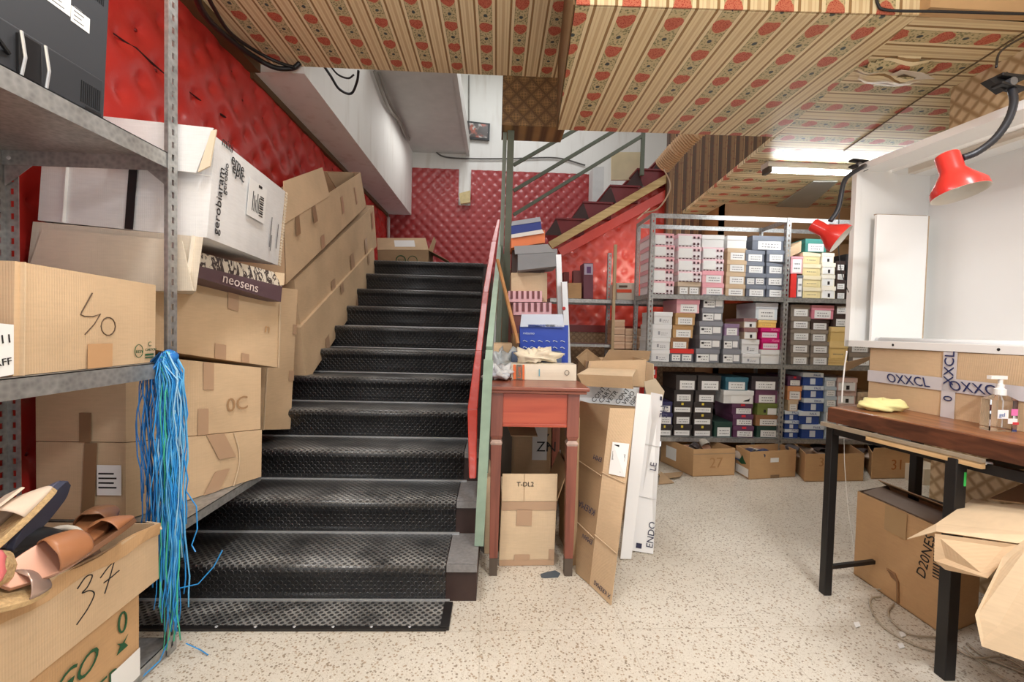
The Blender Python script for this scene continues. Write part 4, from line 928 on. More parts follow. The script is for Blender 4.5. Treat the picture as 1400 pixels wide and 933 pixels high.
# timber sticks, metal tubes
mb=MB(); mb.bar(at(708,470,Y=2.62),at(680,355,Y=2.9),.018,.014); obj('wooden_stick',mb,wood('stick',srgb(160,112,72),srgb(190,140,94),2),label='thin brown wooden stick leaning beside the balustrade behind the desk',cat='stick')
mb=MB(); mb.bar(at(709,478,Y=2.64),at(709,448,Y=2.64),.02,.014); obj('wooden_block',mb,CBL,label='narrow tan wooden offcut standing behind the blue shoe box',cat='offcut') if 0 else None
# stepladder
ld=thing('stepladder','white aluminium stepladder folded upright behind the desk','ladder',(at(770,500,Y=2.95).x,2.95,0))
for (xb,yb,xt,yt,Y,w) in ((771,560,763,349,3.02,.035),(779,560,771,386,2.92,.035)):
    b=at(xb,yb,Y=Y); tp=at(xt,yt,Y=Y); d=(tp-b); b=b-d*(b.z/d.z); mb=MB(); mb.bar(b,tp,w,.05,(0,1,0)); obj('rail',mb,P(206,208,210,rough=.35,metal=.3),ld)
for z in (.4,.7,1.0,1.3):
    mb=MB(); mb.box((.36,2.93,z),(.47,3.02,z+.02)); obj('tread',mb,P(206,208,210,rough=.35,metal=.3),ld)
mb=MB(); mb.lathe([(0,.004),(.01,.003),(.012,0)],at(771,422,Y=2.89),axis=(0,-1,0),seg=10); obj('rivet',mb,P(180,50,50),ld)
# scrap on the floor
mb=MB(); mb.prism(px((739,786),(748,783),(759,781),(766,785),(763,790),(745,791),(740,790),Z=.0015),(0,0,.003)); obj('rubber_scrap',mb,P(78,88,98,rough=.6),label='small torn slate coloured scrap on the floor before the desk',cat='scrap')
mb=MB(); mb.sheet(px((899,648),(935,645),(930,652),(906,655),Z=.02),.004); mb.sheet([at(900,663,Z=.003),at(922,661,Z=.003),at(903,645,Z=.05)],.004); obj('cardboard_scrap',mb,CBD,label='loose cardboard flap lying on the floor beside the first floor carton',cat='scrap')
# small light grey box + carton low behind
c=bxat('small tan carton standing behind the plastic bags at the stair side of the desk',675,700,487,470,2.72,.2,CB,z=None)
c=bxat('dark carton below the small tan carton beside the balustrade',672,702,530,487,2.74,.2,P(80,70,60)); 
d_=c.q[0].z
c=Carton('grey carton on the floor under the pile beside the balustrade',[V((c.q[0].x,2.76,.001)),V((c.q[1].x,2.76,.001)),V((c.q[1].x,2.76,d_-.002)),V((c.q[0].x,2.76,d_-.002))],(0,.2,0),P(80,70,60))
# ---------------------------------------------------------------- shoe shelves at the back
YF=4.0; DEP=.42
xL,xM,xR=1.375,2.645,3.93
ss=thing('shelving_unit','long galvanised slotted shelving unit at the back filled with shoe boxes','shelving',(2.65,4.2,0))
for x,sx in ((xL,1),(xM-.02,1),(xR,-1)):
    angle_post((x,YF-.004,0),2.31,sx,1,ss,w=.038); angle_post((x,YF+DEP+.004,0),2.31,sx,-1,ss,w=.038)
LV=[.285,.972,1.588]
mb=MB()
for yy in (YF,YF+DEP-.002): mb.box((xL,yy,2.27),(xR,yy+.002,2.31))
for xx in (xL,xM,xR-.002): mb.box((xx,YF,2.27),(xx+.002,YF+DEP,2.31))
obj('top_frame',mb,GALV,ss)
for z in LV:
    for a,b in ((xL,xM),(xM,xR)): shelf_board(ss,a+.002,b-.002,YF,YF+DEP,z,.042)
# next unit, seen through the gap left of it
su=thing('shelving_unit','second galvanised shelving unit below the upper flight, with wooden and metal uprights','shelving',(1.0,4.6,0))
z1=at(800,410,Y=4.5).z; z0=at(800,473,Y=4.5).z
xa,xb=at(752,410,Y=4.5).x,at(945,410,Y=4.5).x
shelf_board(su,xa,xb+.3,4.5,4.9,z1+.01,.04); shelf_board(su,xa,at(838,470,Y=4.5).x,4.5,4.9,z0+.02,.03); shelf_board(su,xa,xb+.3,4.5,4.9,.5,.04)
for x_,yt,dy in ((828,346,.36),(866,312,0.0)):
    p=at(x_,470,Y=4.5+dy); tz=at(x_,yt,Y=4.5+dy).z; angle_post((p.x,4.5+dy-.004,0),tz,1,1,su,w=.035)
mb=MB(); a=at(841,335,Y=4.46); mb.box((a.x-.012,4.44,0),(a.x+.016,4.47,a.z)); obj('upright',mb,wood('upright_wood',srgb(176,150,112),srgb(208,184,146),2),su)
mb=MB(); mb.bar(at(871,300,Y=4.3),at(888,285,Y=4.3),.03,.01); obj('bracket_or_recess',mb,CBL,su)
zs=z1+.011
def plain(label,x0,x1,yb,yt,Y,D,mat,z=None,group=None,cat='box',name='cardboard_box'): return bxat(label,x0,x1,yb,yt,Y,D,mat,z=z,group=group,cat=cat,name=name,bevel=0)
plain('small brown carton on the shelf below the lit red padding',777,795,408,387,4.55,.2,CBO,z=zs); c=plain('narrow purple box with a picture beside the small brown carton',798,811,408,360,4.6,.2,P(120,70,84),z=zs)
obj('picture',c.F.patch(.05,.68,.95,.98,.006),P(190,180,200),c.t); obj('picture',c.F.patch(.3,.72,.75,.9,.008),P(110,70,120),c.t)
plain('dark maroon box leaning left of the purple picture box',771,778,408,372,4.7,.15,P(110,34,34),z=zs); plain('dull purple carton behind the small brown carton',784,797,408,370,4.72,.1,P(126,70,70),z=zs)
c=plain('pale shoe box with an orange edge on the second unit shelf',843,872,410,387,4.52,.25,P(206,200,186),z=zs); obj('stripe',c.F.patch(.0,.42,.7,.62,.005),P(224,84,50),c.t); obj('printing',c.F.patch(.1,.72,.5,.85,.005),P(90,70,56),c.t)
for i,(x0,x1,yb,yt) in enumerate(((839,854,477,437),(855,876,477,449))):
    n=4 if i==0 else 3
    h=(yb-yt)/n
    for k in range(n):
        w=('lowest','second','third','topmost')[k]
        c=plain(f'{"tall" if i==0 else "wide"} stack peach shoe box, {w} of {"the left" if i==0 else "the right"} stack beside the wooden upright',x0,x1,yb-k*h,yb-(k+1)*h+.6,4.45+.02*i,.25,P(222,184,152,rough=.5),group='peach shoe boxes beside the wooden upright'); obj('lid',c.F.patch(0,.68,1,1,.006),P(230,196,166),c.t)
mb=MB(); z_=at(850,478,Y=4.5).z; mb.box((at(837,478,Y=4.45).x,4.45,z_-.012),(xL-.01,4.75,z_-.002)); obj('shelf_board',mb,CBD,su)
# yellow folders and cardboard on the upper flight
c=plain('cream cardboard sheets stacked on the upper flight behind the rails',836,877,246,208,5.5,.03,P(226,214,176)); c=plain('white speckled pilaster box at the foot of the upper flight',811,826,272,228,6.9,.3,P(206,208,206),name='pilaster',z=LAND+.002) 
c.body['kind']='thing'
# ---- the shoe boxes
ORD=('lowest','second','third','fourth','fifth','sixth','seventh','eighth')
def C_(*c,**k): return P(*c,rough=.5,var=.04,**k)
KINDS={ # name: (body, lid, labels [(a0,b0,a1,b1)], dots)
 'pink striped':((236,226,228),(236,176,184),'stripe'),
 'white and pink':((238,232,234),(240,206,212),'stripe'),
 'plain white':((232,232,230),(238,238,236),None),
 'white labelled':((226,226,226),(234,234,234),'logo'),
 'pink labelled':((232,176,182),(236,168,178),'label'),
 'rose pink':((214,130,146),(226,150,166),'label'),
 'beige labelled':((198,172,140),(206,180,148),'label'),
 'grey beige':((150,138,126),(204,184,160),'label2'),
 'slate grey':((104,110,122),(120,126,138),'label'),
 'slate double label':((104,110,122),(120,126,138),'label2'),
 'mid grey':((128,130,136),(140,142,150),'labelshoe'),
 'cream':((228,212,160),(236,224,190),'faint'),
 'cream dotted':((244,236,214),(246,240,226),'dot'),
 'dark brown':((72,56,52),(64,50,48),'label'),
 'tan':((196,158,108),(186,146,96),'label'),
 'brown':((160,116,78),(148,106,70),'label'),
 'red lidded grey':((96,100,108),(222,52,46),'label2'),
 'taupe':((128,118,108),(140,128,116),'label'),
 'yellow tan':((222,190,124),(230,200,136),None),
 'yellow tan labelled':((222,190,124),(230,200,136),'faint'),
 'magenta':((206,20,110),(214,24,118),'mag'),
 'yellow':((240,200,112),(246,210,130),'faint'),
 'pale blue white':((216,226,232),(206,210,218),'label'),
 'lilac':((150,124,156),(140,116,146),'label'),
 'floral':((196,176,150),(150,110,110),'dot'),
 'black':((46,42,44),(40,38,40),'label'),
 'charcoal':((70,64,62),(60,55,54),'label'),
 'charcoal dotted':((66,60,58),(58,52,52),'ydot'),
 'navy':((58,56,96),(52,50,90),'label'),
 'bright red':((212,48,44),(220,52,46),'label'),
 'teal':((52,98,116),(58,106,124),'label'),
 'white shoe picture':((222,222,220),(232,232,230),'shoe'),
 'purple':((92,54,84),(104,64,96),'reddot'),
 'mauve':((122,78,108),(112,70,98),'label'),
 'olive green':((120,132,66),(110,122,60),'gdot'),
 'dark green':((44,76,66),(40,68,60),'label'),
 'black floral':((62,54,60),(50,44,48),'label'),
 'orange tan':((206,142,98),(214,150,104),'label'),
 'blue and white':((40,70,140),(218,226,232),'bw'),
 'pale grey blue':((176,190,200),(184,198,208),'label'),
 'dusty pink':((206,176,168),(212,184,176),'dot'),
 'pale teal':((60,130,120),(66,140,130),'label'),
}
LBW=P(238,238,236,rough=.5,var=.03,vs=40); DOT=P(40,36,36)
nbox=0
def shoebox(label,kind,x0,x1,yt,yb,Y,zbase,group,top_z=None,side=None,D=.33,lidf=.34,tall=False):
    """a lidded shoe box end-on: ends between photo columns x0..x1, on height zbase"""
    global nbox; nbox+=1
    a=at(x0,(yt+yb)/2,Y=Y).x; b=at(x1,(yt+yb)/2,Y=Y).x; z0=zbase; z1=top_z
    bc,lc,dec=KINDS[kind]
    rr=random.Random(nbox); j=rr.uniform(-.006,.006); Y+=j; rot=rr.uniform(-.012,.012)
    e=.003; h=z1-z0; zl=z1-h*lidf
    mb=MB(); q=[V((a+e,Y,z0)),V((b-e,Y+rot,z0)),V((b-e,Y+rot,z1-.002)),V((a+e,Y,z1-.002))]; mb.hexa(q+[p+V((0,D,0)) for p in q])
    o=obj('shoe_box',mb,C_(*bc),label=label,cat='shoe box',group=group)
    mb=MB(); q=[V((a,Y-.004,zl)),V((b,Y-.004+rot,zl)),V((b,Y-.004+rot,z1)),V((a,Y-.004,z1))]; mb.hexa(q+[p+V((0,D+.006,0)) for p in q]); obj('lid',mb,C_(*lc),o)
    F=Face(V((a+e,Y,z0)),V((b-e,Y+rot,z0)),V((b-e,Y+rot,zl)),V((a+e,Y,zl)))
    L=Face(V((a,Y-.004,zl)),V((b,Y-.004+rot,zl)),V((b,Y-.004+rot,z1)),V((a,Y-.004,z1)))
    def pt(nm,f,a0,b0,a1,b1,m,off=.0015): return obj(nm,f.patch(a0,b0,a1,b1,off),m,o)
    def txt(f,a0,b0,a1,b1,n=2):
        mb=MB()
        for i in range(n):
            v=b0+(b1-b0)*(i+.5)/n; x_=a0+.02
            while x_<a1-.03:
                w=rr.uniform(.03,.09); 
                p=f.patch(x_,v-.04*(b1-b0)*2,min(a1,x_+w),v+.03*(b1-b0)*2,.0032,.0006); mb.add(p.v,p.f); x_+=w+rr.uniform(.02,.06)
        if mb.v: obj('printing',mb,P(110,108,112),o)
    s=rr.uniform(-.03,.03)
    if dec=='label': pt('label',F,.16+s,.07,.90+s,.96,LBW); txt(F,.26+s,.2,.8+s,.8)
    elif dec=='label2': pt('label',F,.08,.1,.44,.86,LBW); pt('label',F,.52,.12,.92,.88,LBW); txt(F,.12,.2,.40,.8); txt(F,.56,.2,.88,.8)
    elif dec=='labelshoe':
        pt('label',F,.03,.08,.56,.90,LBW); txt(F,.2,.2,.5,.8); pt('label',F,.60,.2,.93,.9,LBW); pt('shoe_mark',F,.08,.5,.2,.72,DOT,.003)
    elif dec=='faint': pt('label',F,.1,.15,.8,.85,C_(*[min(255,int(v*1.04)) for v in bc])); txt(F,.2,.25,.75,.75,1)
    elif dec=='dot': pt('label',F,.05,.08,.92,1.35,LBW); pt('round_mark',F,.45,.2,.62,.65,DOT,.003); txt(F,.2,.8,.8,1.2,1)
    elif dec in('stripe',):
        mb=MB()
        for i in range(6):
            p=F.patch(.04+i*.16,-.02,.12+i*.16,.10,.0015); mb.add(p.v,p.f); 
        obj('stripes',mb,C_(92,40,48),o); pt('label',F,.02,.14,.62,1.3,LBW,.006); txt(F,.1,.2,.4,1.0,3)
        mb=MB()
        for a_ in (.66,.84):
            for b_ in (.2,.95): p=F.patch(a_,b_,a_+.09,b_+.28,.006); mb.add(p.v,p.f)
        obj('mark',mb,C_(80,40,48),o)
    elif dec=='logo': pt('mark',F,.3,.3,.4,.7,P(150,150,156)); txt(F,.45,.2,.8,.6,2)
    elif dec=='ydot': pt('label',F,.05,.1,.9,.75,LBW); pt('round_mark',L,.4,.2,.52,.8,P(220,196,70),.002); txt(F,.1,.2,.8,.7,1)
    elif dec=='gdot': pt('label',F,.5,.05,.93,.9,LBW); pt('round_mark',F,.3,.3,.42,.7,DOT)
    elif dec=='reddot': pt('label',F,.2,.1,.95,.86,LBW); pt('round_mark',L,.42,.35,.62,.9,P(226,50,60),.002); txt(F,.3,.2,.9,.8)
    elif dec=='mag': pt('label',F,.06,.15,.86,.85,P(244,224,232)); txt(F,.1,.2,.8,.8,1); text('lettering','Xana',L(.5,.2,.002),L.u,L.v,.035,P(240,150,190),o)
    elif dec=='shoe': 
        pt('label',F,.25,.05,.95,.9,LBW); mb=MB(); mb.prism([F(.66,.25,.003),F(.86,.28,.003),F(.90,.75,.003),F(.86,.55,.003),F(.72,.42,.003)],F.n*.0008); obj('shoe_mark',mb,DOT,o)
    elif dec=='bw':
        pt('label',F,.36,.15,.62,.85,P(210,216,224)); text('lettering','PAUL',L(.5,.2,.002),L.u,L.v,.03,P(90,110,160),o)
    if kind=='black floral' or kind=='floral':
        pass
    return o
def stack(desc,x0,x1,ys,kinds,shelf,group,Y=4.03,dx=None,base=None):
    """ys from top to bottom photo rows; kinds top to bottom"""
    n=len(kinds); zb=base if base is not None else LV[shelf]+.001
    scale=None
    # heights from photo rows at this depth, normalised to stand on the shelf
    zs=[at((x0+x1)/2,y,Y=Y).z for y in ys]; off=zb-zs[-1]
    for i in range(n-1,-1,-1):
        k=n-1-i; xo=(dx[i] if dx else 0)
        nm=ORD[k] if k<n-1 or n==1 else 'topmost'
        if n==1: lab=f'{kinds[i]} shoe box {desc}'
        else: lab=f'{kinds[i]} shoe box, {nm} in {desc}'
        a,b=(x0+xo[0],x1+xo[1]) if isinstance(xo,tuple) else (x0+xo,x1+xo)
        shoebox(lab,kinds[i],a,b,ys[i],ys[i+1],Y,zs[i+1]+off+.0005,group,top_z=zs[i]+off-.0012)
G1,G2,G3='shoe boxes on the top shelf','shoe boxes on the middle shelf','shoe boxes on the bottom shelf'
# top shelf
stack('first stack from the left, top shelf',891,922,[308.6,325,341,357,374,392],['pink striped']*5,2,G1)
stack('second stack from the left, top shelf',927,959,[308.6,326,343,360,374,392],['white and pink']*4+['grey beige'],2,G1)
stack('third stack from the left, top shelf',960.5,990,[309,326,342,358,375,392],['plain white','white and pink','white and pink','pink labelled','pink labelled'],2,G1)
stack('fourth stack from the left, top shelf',992,1019,[309,326,343,359,376,392],['plain white']+['beige labelled']*4,2,G1,dx=[3,3,2,1,0])
stack('slate stack near the middle post, top shelf',1020,1047,[328,344,360,376,392],['slate grey','slate grey','slate double label','slate grey'],2,G1)
stack('slate stack against the middle post, top shelf',1048,1072,[328,344,360,376,392],['slate grey']*4,2,G1)
zt_=at(1035,328,Y=4.03).z-at(1035,392,Y=4.03).z+LV[2]+.001
shoebox('wide slate shoe box lying across the two slate stacks on the top shelf','slate grey',1029,1072,308,328,4.03,zt_+.001,G1,top_z=zt_+.13)
# right bay
def single(lab,kind,x0,x1,yt,yb,shelf,group,base=None,Y=4.03,D=.33,lidf=.34):
    zb=LV[shelf]+.001 if base is None else base; h=at(x0,yt,Y=Y).z-at(x0,yb,Y=Y).z
    shoebox(lab,kind,x0,x1,yt,yb,Y,zb,group,top_z=zb+h-.001,D=D,lidf=lidf); return zb+h
# boxes standing on edge
z_=single('upright red lidded shoe box on edge beside the middle post, top shelf','bright red',1081,1088.5,360,393,2,G1,lidf=.99); single('upright slate shoe box on edge beside the red one, top shelf','slate grey',1089,1096.5,362,393,2,G1,lidf=.1)
z_=single('pink shoe box on edge resting on the upright red one','pink labelled',1081,1097,337,360.5,2,G1,base=z_+.001,lidf=.12)
stack('cream stack in the right bay, top shelf',1098,1123,[329,345,361,377,392],['cream']*4,2,G1)
stack('dotted cream stack in the right bay, top shelf',1124,1142,[329,343,359,375,392],['cream dotted']*4,2,G1)
stack('dark stack in the right bay, top shelf',1143.5,1156,[340,353,366,379,392],['dark brown']*4,2,G1); stack('dark stack hidden beside the white cabinet, top shelf',1157,1185,[330,345,361,377,392],['black']*4,2,G1)
z2_=at(1100,329,Y=4.03).z-at(1100,392,Y=4.03).z+LV[2]+.003
single('green and white shoe box on top of the cream stacks','pale teal',1101,1130,309,327,2,G1,base=z2_)
q=[V((at(1081,325,Y=4.0).x,4.03,z2_-.06)),V((at(1099,325,Y=4.0).x,4.03,z2_)),V((at(1099,325,Y=4.0).x,4.03,z2_+.10)),V((at(1081,325,Y=4.0).x,4.03,z2_+.02))]
Carton('brown carton tilted against the middle post on the top shelf',q,(0,.3,0),CB,bevel=0)
# middle shelf
stack('white stack at left end of middle shelf',890,916,[426,443,461,478,494],['white labelled']*4,1,G2,dx=[4,2,0,-1])
stack('mixed stack beside the white stack, middle shelf',918,947,[408,427,443.6,461,476,494],['pink labelled','tan','tan','brown','red lidded grey'],1,G2,dx=[(7,9),(5,3),(2,1),(-2,-5),(-2,1)])
stack('tall grey stack, middle shelf',955,985,[400.5,419.5,437.5,456,475,494],['mid grey']*5,1,G2,dx=[(6,5),(5,3),(1,3),(1,1),(-4,-1)])
stack('short grey stack, middle shelf',988,1011,[440,456.5,475,494],['lilac','mid grey','mid grey'],1,G2,dx=[(2,-1),(1,-1),(0,2)])
stack('floral and white stack, middle shelf',1014,1039,[432,445.5,461,480,494],['floral','floral','white labelled','white labelled'],1,G2,dx=[(3,-4),(3,-4),0,0])
stack('magenta stack left of the middle post, middle shelf',1040,1067,[410.6,434,444.5,459.5,474.5,494],['pale blue white','yellow','magenta','magenta','plain white'],1,G2,dx=[(-7,-4),(-3,-5),(0,-1),(1,0),(0,3)])
stack('grey labelled stack right of the middle post, middle shelf',1081,1107,[412,428.5,445,461,478,494],['taupe']*5,1,G2)
stack('stack topped with a pink box, middle shelf',1108,1133,[412,431,446,462,478,494],['rose pink','dark brown','taupe','taupe','taupe'],1,G2,dx=[(1,7),(1,2),0,0,0])
stack('stack with dark boxes on top, middle shelf',1135,1158,[407,424,441,461,487,494],['dark brown','dark brown','yellow tan','yellow tan labelled','yellow tan'],1,G2,dx=[(6,0),(4,0),(1,0),(-2,0),(-3,0)])
stack('brown stack behind the white cabinet, middle shelf',1160,1190,[440,458,476,494],['taupe']*3,1,G2)
# bottom shelf
for yy in (0,):
    stack('red stack at left end of bottom shelf',878,898,[500,512,523,535,547,569,592],['bright red','bright red','bright red','bright red','brown','brown'],0,G3,Y=4.12)
stack('navy stack, bottom shelf',899,919,[545,560,576,592],['navy','navy','charcoal dotted'],0,G3)
stack('left charcoal stack, bottom shelf',921,946,[508,529,545,560,576,592],['charcoal','charcoal','charcoal dotted','charcoal','charcoal dotted'],0,G3,dx=[(3,6),(1,3),(0,1),0,0])
stack('right charcoal stack, bottom shelf',948,974,[508,529,545,560,576,592],['charcoal','charcoal','charcoal dotted','charcoal dotted','charcoal dotted'],0,G3,dx=[(6,12),(3,4),(1,1),0,0])
single('dark green shoe box at the foot of the purple stack, bottom shelf','dark green',976,1001,571,592,0,G3)
stack('purple stack, bottom shelf',1002,1029.5,[510,528,546,561,576.5,592],['teal','white shoe picture','purple','purple','purple'],0,G3,dx=[(-10,-7),(-13,0),(-1,0),0,0])
stack('stack with an olive box, bottom shelf',1033,1064,[508,527,545,561,576,592],['black floral','mauve','olive green','brown','dark green'],0,G3,dx=[(-6,-1),(0,0),(2,0),(0,0),(2,0)])
stack('left blue and white stack, bottom shelf',1073,1092,[507,521,540,555,568,580,592],['purple','orange tan','beige labelled','blue and white','blue and white','blue and white'],0,G3,dx=[(4,4),(4,4),(4,-1),0,0,0])
stack('right blue and white stack, bottom shelf',1096,1125,[502,520,537,555,573,592],['blue and white']*5,0,G3,dx=[(2,0),(3,1),(3,1),(-4,-4),(0,1)])
stack('grey blue stack, bottom shelf',1127,1143,[508,521,534,548,570,592],['pale grey blue']*5,0,G3)
stack('dusty pink stack, bottom shelf',1145,1172,[508,527,545,560,576,592],['dusty pink']*5,0,G3)
stack('beige stack at right end of bottom shelf',1175,1204,[528,545,560,576,592],['beige labelled']*4,0,G3)
# flat orange boxes showing behind the middle shelf stacks
sb_=bxat('flat orange shoe box lid lying across the stacks of the middle shelf',991,1030,415,409,4.25,.12,P(222,84,48),tilt=-1)
# ---- open cartons on the floor
def floorbox(lab,p,h,mat,text_=None):
    """p = near-left, near-right(front face ends) and far-left floor points"""
    a,b,d=[at(x,y,Z=.002) for x,y in p]; up=V((0,0,h)); D=d-a
    c=Carton(lab,[a,b,b+up,a+up],D,mat,open_=True,group='open cartons of shoes on the floor under the shoe shelves'); return c
c1=floorbox('first open carton from the left on the floor below the shoe shelves',((947,652),(1004,650),(903,631)),.238,CBO)
c1.tape(c1.F,.0,.80,1,.84,CBD); obj('address_label',c1.L.patch(.18,.28,.5,.75,.002),PAPER,c1.t); c1.F.text('27',.38,.3,.13,cardboard(180,138,96),c1.t,name='marker_writing'); c1.flap(c1.L(0,1),c1.L(.0,1)+V((.5,.02,0)),(.0,-.12,.02),CBD)
c2=floorbox('second open carton from the left, with pale label, below the shoe shelves',((1024,656),(1087,652),(1005,645)),.238,CBO)
obj('address_label',c2.F.patch(.44,.58,.62,.74,.002),PAPER,c2.t); c2.tape(c2.F,.45,0,.64,.12,TAPED); mb=MB(); f=c2.L; mb.prism([f(.15,.50,.002),f(.45,.42,.002),f(.8,.5,.002),f(.6,.62,.002),f(.5,.76,.002),f(.38,.62,.002)],f.n*.001); obj('emblem',mb,GREENINK,c2.t); obj('address_label',f.patch(.05,.05,.95,.35,.003),PAPER,c2.t)
c3=floorbox('third open carton from the left, marked with a 3, partly behind the bench leg',((1100,659),(1180,658),(1075,630)),.238,CBO)
c3.F.text('3',.22,.55,.11,cardboard(170,128,86),c3.t,name='marker_writing')
c4=floorbox('fourth open carton marked 31, on the floor seen beneath the bench',((1191,655),(1258,654),(1180,632)),.225,CBO)
c4.F.text('31',.38,.35,.13,cardboard(176,110,62),c4.t,name='marker_writing'); c4.flap(c4.F(0,1),c4.F(1,1),(0,-.005,.05),CBO)
c5=floorbox('small brown carton behind the carton marked 31',((1262,640),(1290,640),(1258,636)),.26,CBD)
mb=MB(); a=at(1262,664,Z=0); mb.box((a.x,a.y,.0),(a.x+.25,a.y+.35,.14)); obj('white_box',mb,P(222,212,192),label='low pale box on the floor beside the lattice wall',cat='box',bevel=.003)
col=[P(50,56,86,rough=.4),P(180,172,160),P(150,110,86),P(60,50,50),P(176,160,146),P(70,90,130)]
k=0
for c,n,nm in ((c1,5,'first'),(c2,6,'second'),(c3,4,'third'),(c4,3,'fourth')):
    for i in range(n):
        rr=random.Random(k+50); u=.2+.6*i/max(1,n-1); o_=c.T(u,.35+.3*(i%2)); k+=1
        names=('dark blue','pale grey','tan','black','cream','blue'); ci=rr.randrange(6)
        shoe(f'{names[ci]} shoe in the {nm} floor carton, {("leftmost","second along","third along","fourth along","fifth along","rightmost")[i]}',o_+V((-.05,-.06,-.12 if i%2 else -.10)),(rr.uniform(-.8,.8),rr.uniform(.2,1),rr.uniform(.1,.35)),.21,(rr.uniform(-.5,.5),-.5,.8),col[(ci+1)%6],col[ci],'closed' if i%2 else 'mule',group=f'shoes in the {nm} floor carton')
# ---------------------------------------------------------------- bench
BW=wood('bench_top',srgb(104,62,38),srgb(158,104,66),1,1,.35,.1); BD=wood('bench_edge',srgb(66,38,26),srgb(104,62,42),1,1.2,.4)
IRON=P(40,38,38,rough=.4,metal=.4,var=.2); PLY=wood('ply',srgb(176,140,96),srgb(214,180,134),1)
ZB=.912
bn=thing('workbench','old work bench with a thick scuffed dark wooden top on black iron legs','workbench',(2.0,1.4,0))
e0,e1=at(1133,556,Z=ZB),at(1400,608,Z=ZB); d=(e1-e0).normalized(); e1=e0+d*1.75; nr=V((-d.y,d.x,0)); 
if nr.x<0: nr=-nr
w=2.40-max(e0.x,e1.x)
mb=MB(); mb.prism([e0,e1,e1+nr*(.52),e0+nr*.52],(0,0,-.072)); mb_=obj('top',mb,[BW],bn,bevel=.006)
f=Face(e0+V((0,0,-.072)),e1+V((0,0,-.072)),e1,e0); 
if f.n.x>0: f.n=-f.n
mb=MB(); mb.hexa([f(0,.02,.001),f(1,.02,.001),f(1,.93,.001),f(0,.93,.001),f(0,.02,.004),f(1,.02,.004),f(1,.93,.004),f(0,.93,.004)]); obj('edge',mb,BD,bn)
g0,g1=e0+nr*.0-V((0,0,.082))-d*.03,e1-V((0,0,.082))
mb=MB(); mb.prism([g0-nr*.01,g0-nr*.01+d*.30,g0+d*.30+nr*.5,g0+nr*.5],(0,0,-.022)) if 0 else None
L1=at(1131,590,Y=2.10); 
mb=MB(); a=e0+V((0,0,-.085))-nr*.012-d*.02; b=a+d*.62
mb.bar(a,b,.02,.018); obj('ply_strip',mb,P(150,136,116,rough=.5,var=.3,vs=20),bn)
mb=MB(); mb.bar(a+d*.22+V((0,0,-.014)),b+V((0,0,-.014)),.02,.022); obj('ply_edge',mb,PLY,bn)
LG=[V((1.60,2.09,0)),V((1.66,1.555,0))]
for i,p in enumerate((at(1128,812,Z=0),V((1.685,1.55,0)),at(1128,812,Z=0)+nr*.53,V((1.685,1.55,0))+nr*.53,V((1.685,1.55,0))+d*.9,V((1.685,1.55,0))+d*.9+nr*.53)):
    mb=MB(); h=ZB-.095; t_=.019 if i!=1 else .021; top=V((p.x,p.y,h)); mb.hexa([p+V((-t_,-t_,0)),p+V((t_,-t_,0)),top+V((t_,-t_,0)),top+V((-t_,-t_,0)),p+V((-t_,t_,0)),p+V((t_,t_,0)),top+V((t_,t_,0)),top+V((-t_,t_,0))]); l=obj('leg',mb,IRON,bn,bevel=.003)
    if i==1: mb=MB(); mb.box((p.x+t_-.012,p.y-t_-.0015,.72),(p.x+t_-.004,p.y-t_,.77)); obj('green_sticker',mb,P(60,190,90),l)
p=at(1128,812,Z=0); h=ZB-.095; mb=MB(); mb.bar(p+V((0,0,h-.018)),p+d*.56+V((0,0,h-.018)),.03,.036); mb.bar(p+nr*.53+V((0,0,h-.018)),p+d*.56+nr*.53+V((0,0,h-.018)),.03,.036); mb.bar(p+V((0,0,h-.018)),p+nr*.53+V((0,0,h-.018)),.03,.036); mb.bar(p+d*.56+V((0,0,h-.018)),p+d*1.5+V((0,0,h-.018)),.03,.036); mb.bar(p+d*.56+V((0,0,h-.018)),p+d*.56+nr*.53+V((0,0,h-.018)),.03,.036); obj('frame',mb,IRON,bn)
mb=MB(); mb.bar(p+V((0,0,.13)),p+nr*.53+V((0,0,.13)),.018,.018); obj('stretcher',mb,IRON,bn)
mb=MB(); mb.bar(p+nr*.53+V((0,0,.45)),p+d*.56+nr*.53+V((0,0,.45)),.018,.018); obj('stretcher',mb,IRON,bn)
mb=MB(); mb.tube([p+d*.60+V((.0,0,h+.0)),p+d*.60+V((-.05,.03,h+.004))],.007,8); obj('pipe_stub',mb,ALU,bn)
# long taped carton on the bench
zc=ZB+.001
q=[at(1198,548,Z=zc)]
bl,br=V((1.905,2.20,zc)),V((1.985,1.05,zc)); zt2=1.192
q=[bl,br,V((br.x,br.y,zt2)),V((bl.x,bl.y,zt2))]
c=Carton('long brown carton sealed with crossed bands of printed white tape on the bench',q,(.36,.02,0),CB,seed=31)
PT=P(206,202,206,rough=.3); tp=c.tape(c.F,0,.40,1,.60,PT); 
def fx(x,y): # photo point on face -> (a,b)
    n=c.F.n; o=CC; r=(at(x,y,Y=5)-CC); t=(c.F.p[0]-o).dot(n)/r.dot(n); p_=o+r*t; return (p_-c.F.p[0]).dot(c.F.u)/c.F.w**2,(p_.z-zc)/(zt2-zc)
a_,_=fx(1289,540); a2_,_=fx(1308,540); tv=c.tape(c.F,a_,0,a2_,1,PT)
for x_,y_ in ((1216,527),(1302,533)):
    u_,v_=fx(x_,y_); obj('lettering',MB(),NAVY,tp) if 0 else None; c.F.text('OXXCL',u_,.43,.058,NAVY,c.t,name='lettering',o=.0075,shear=-.3)
u_,v_=fx(1306,522); c.F.text('XXCL',u_,.50,.055,NAVY,c.t,rot=90,name='lettering',o=.0075); c.F.text('0',u_,.25,.05,NAVY,c.t,rot=90,name='lettering',o=.0075)
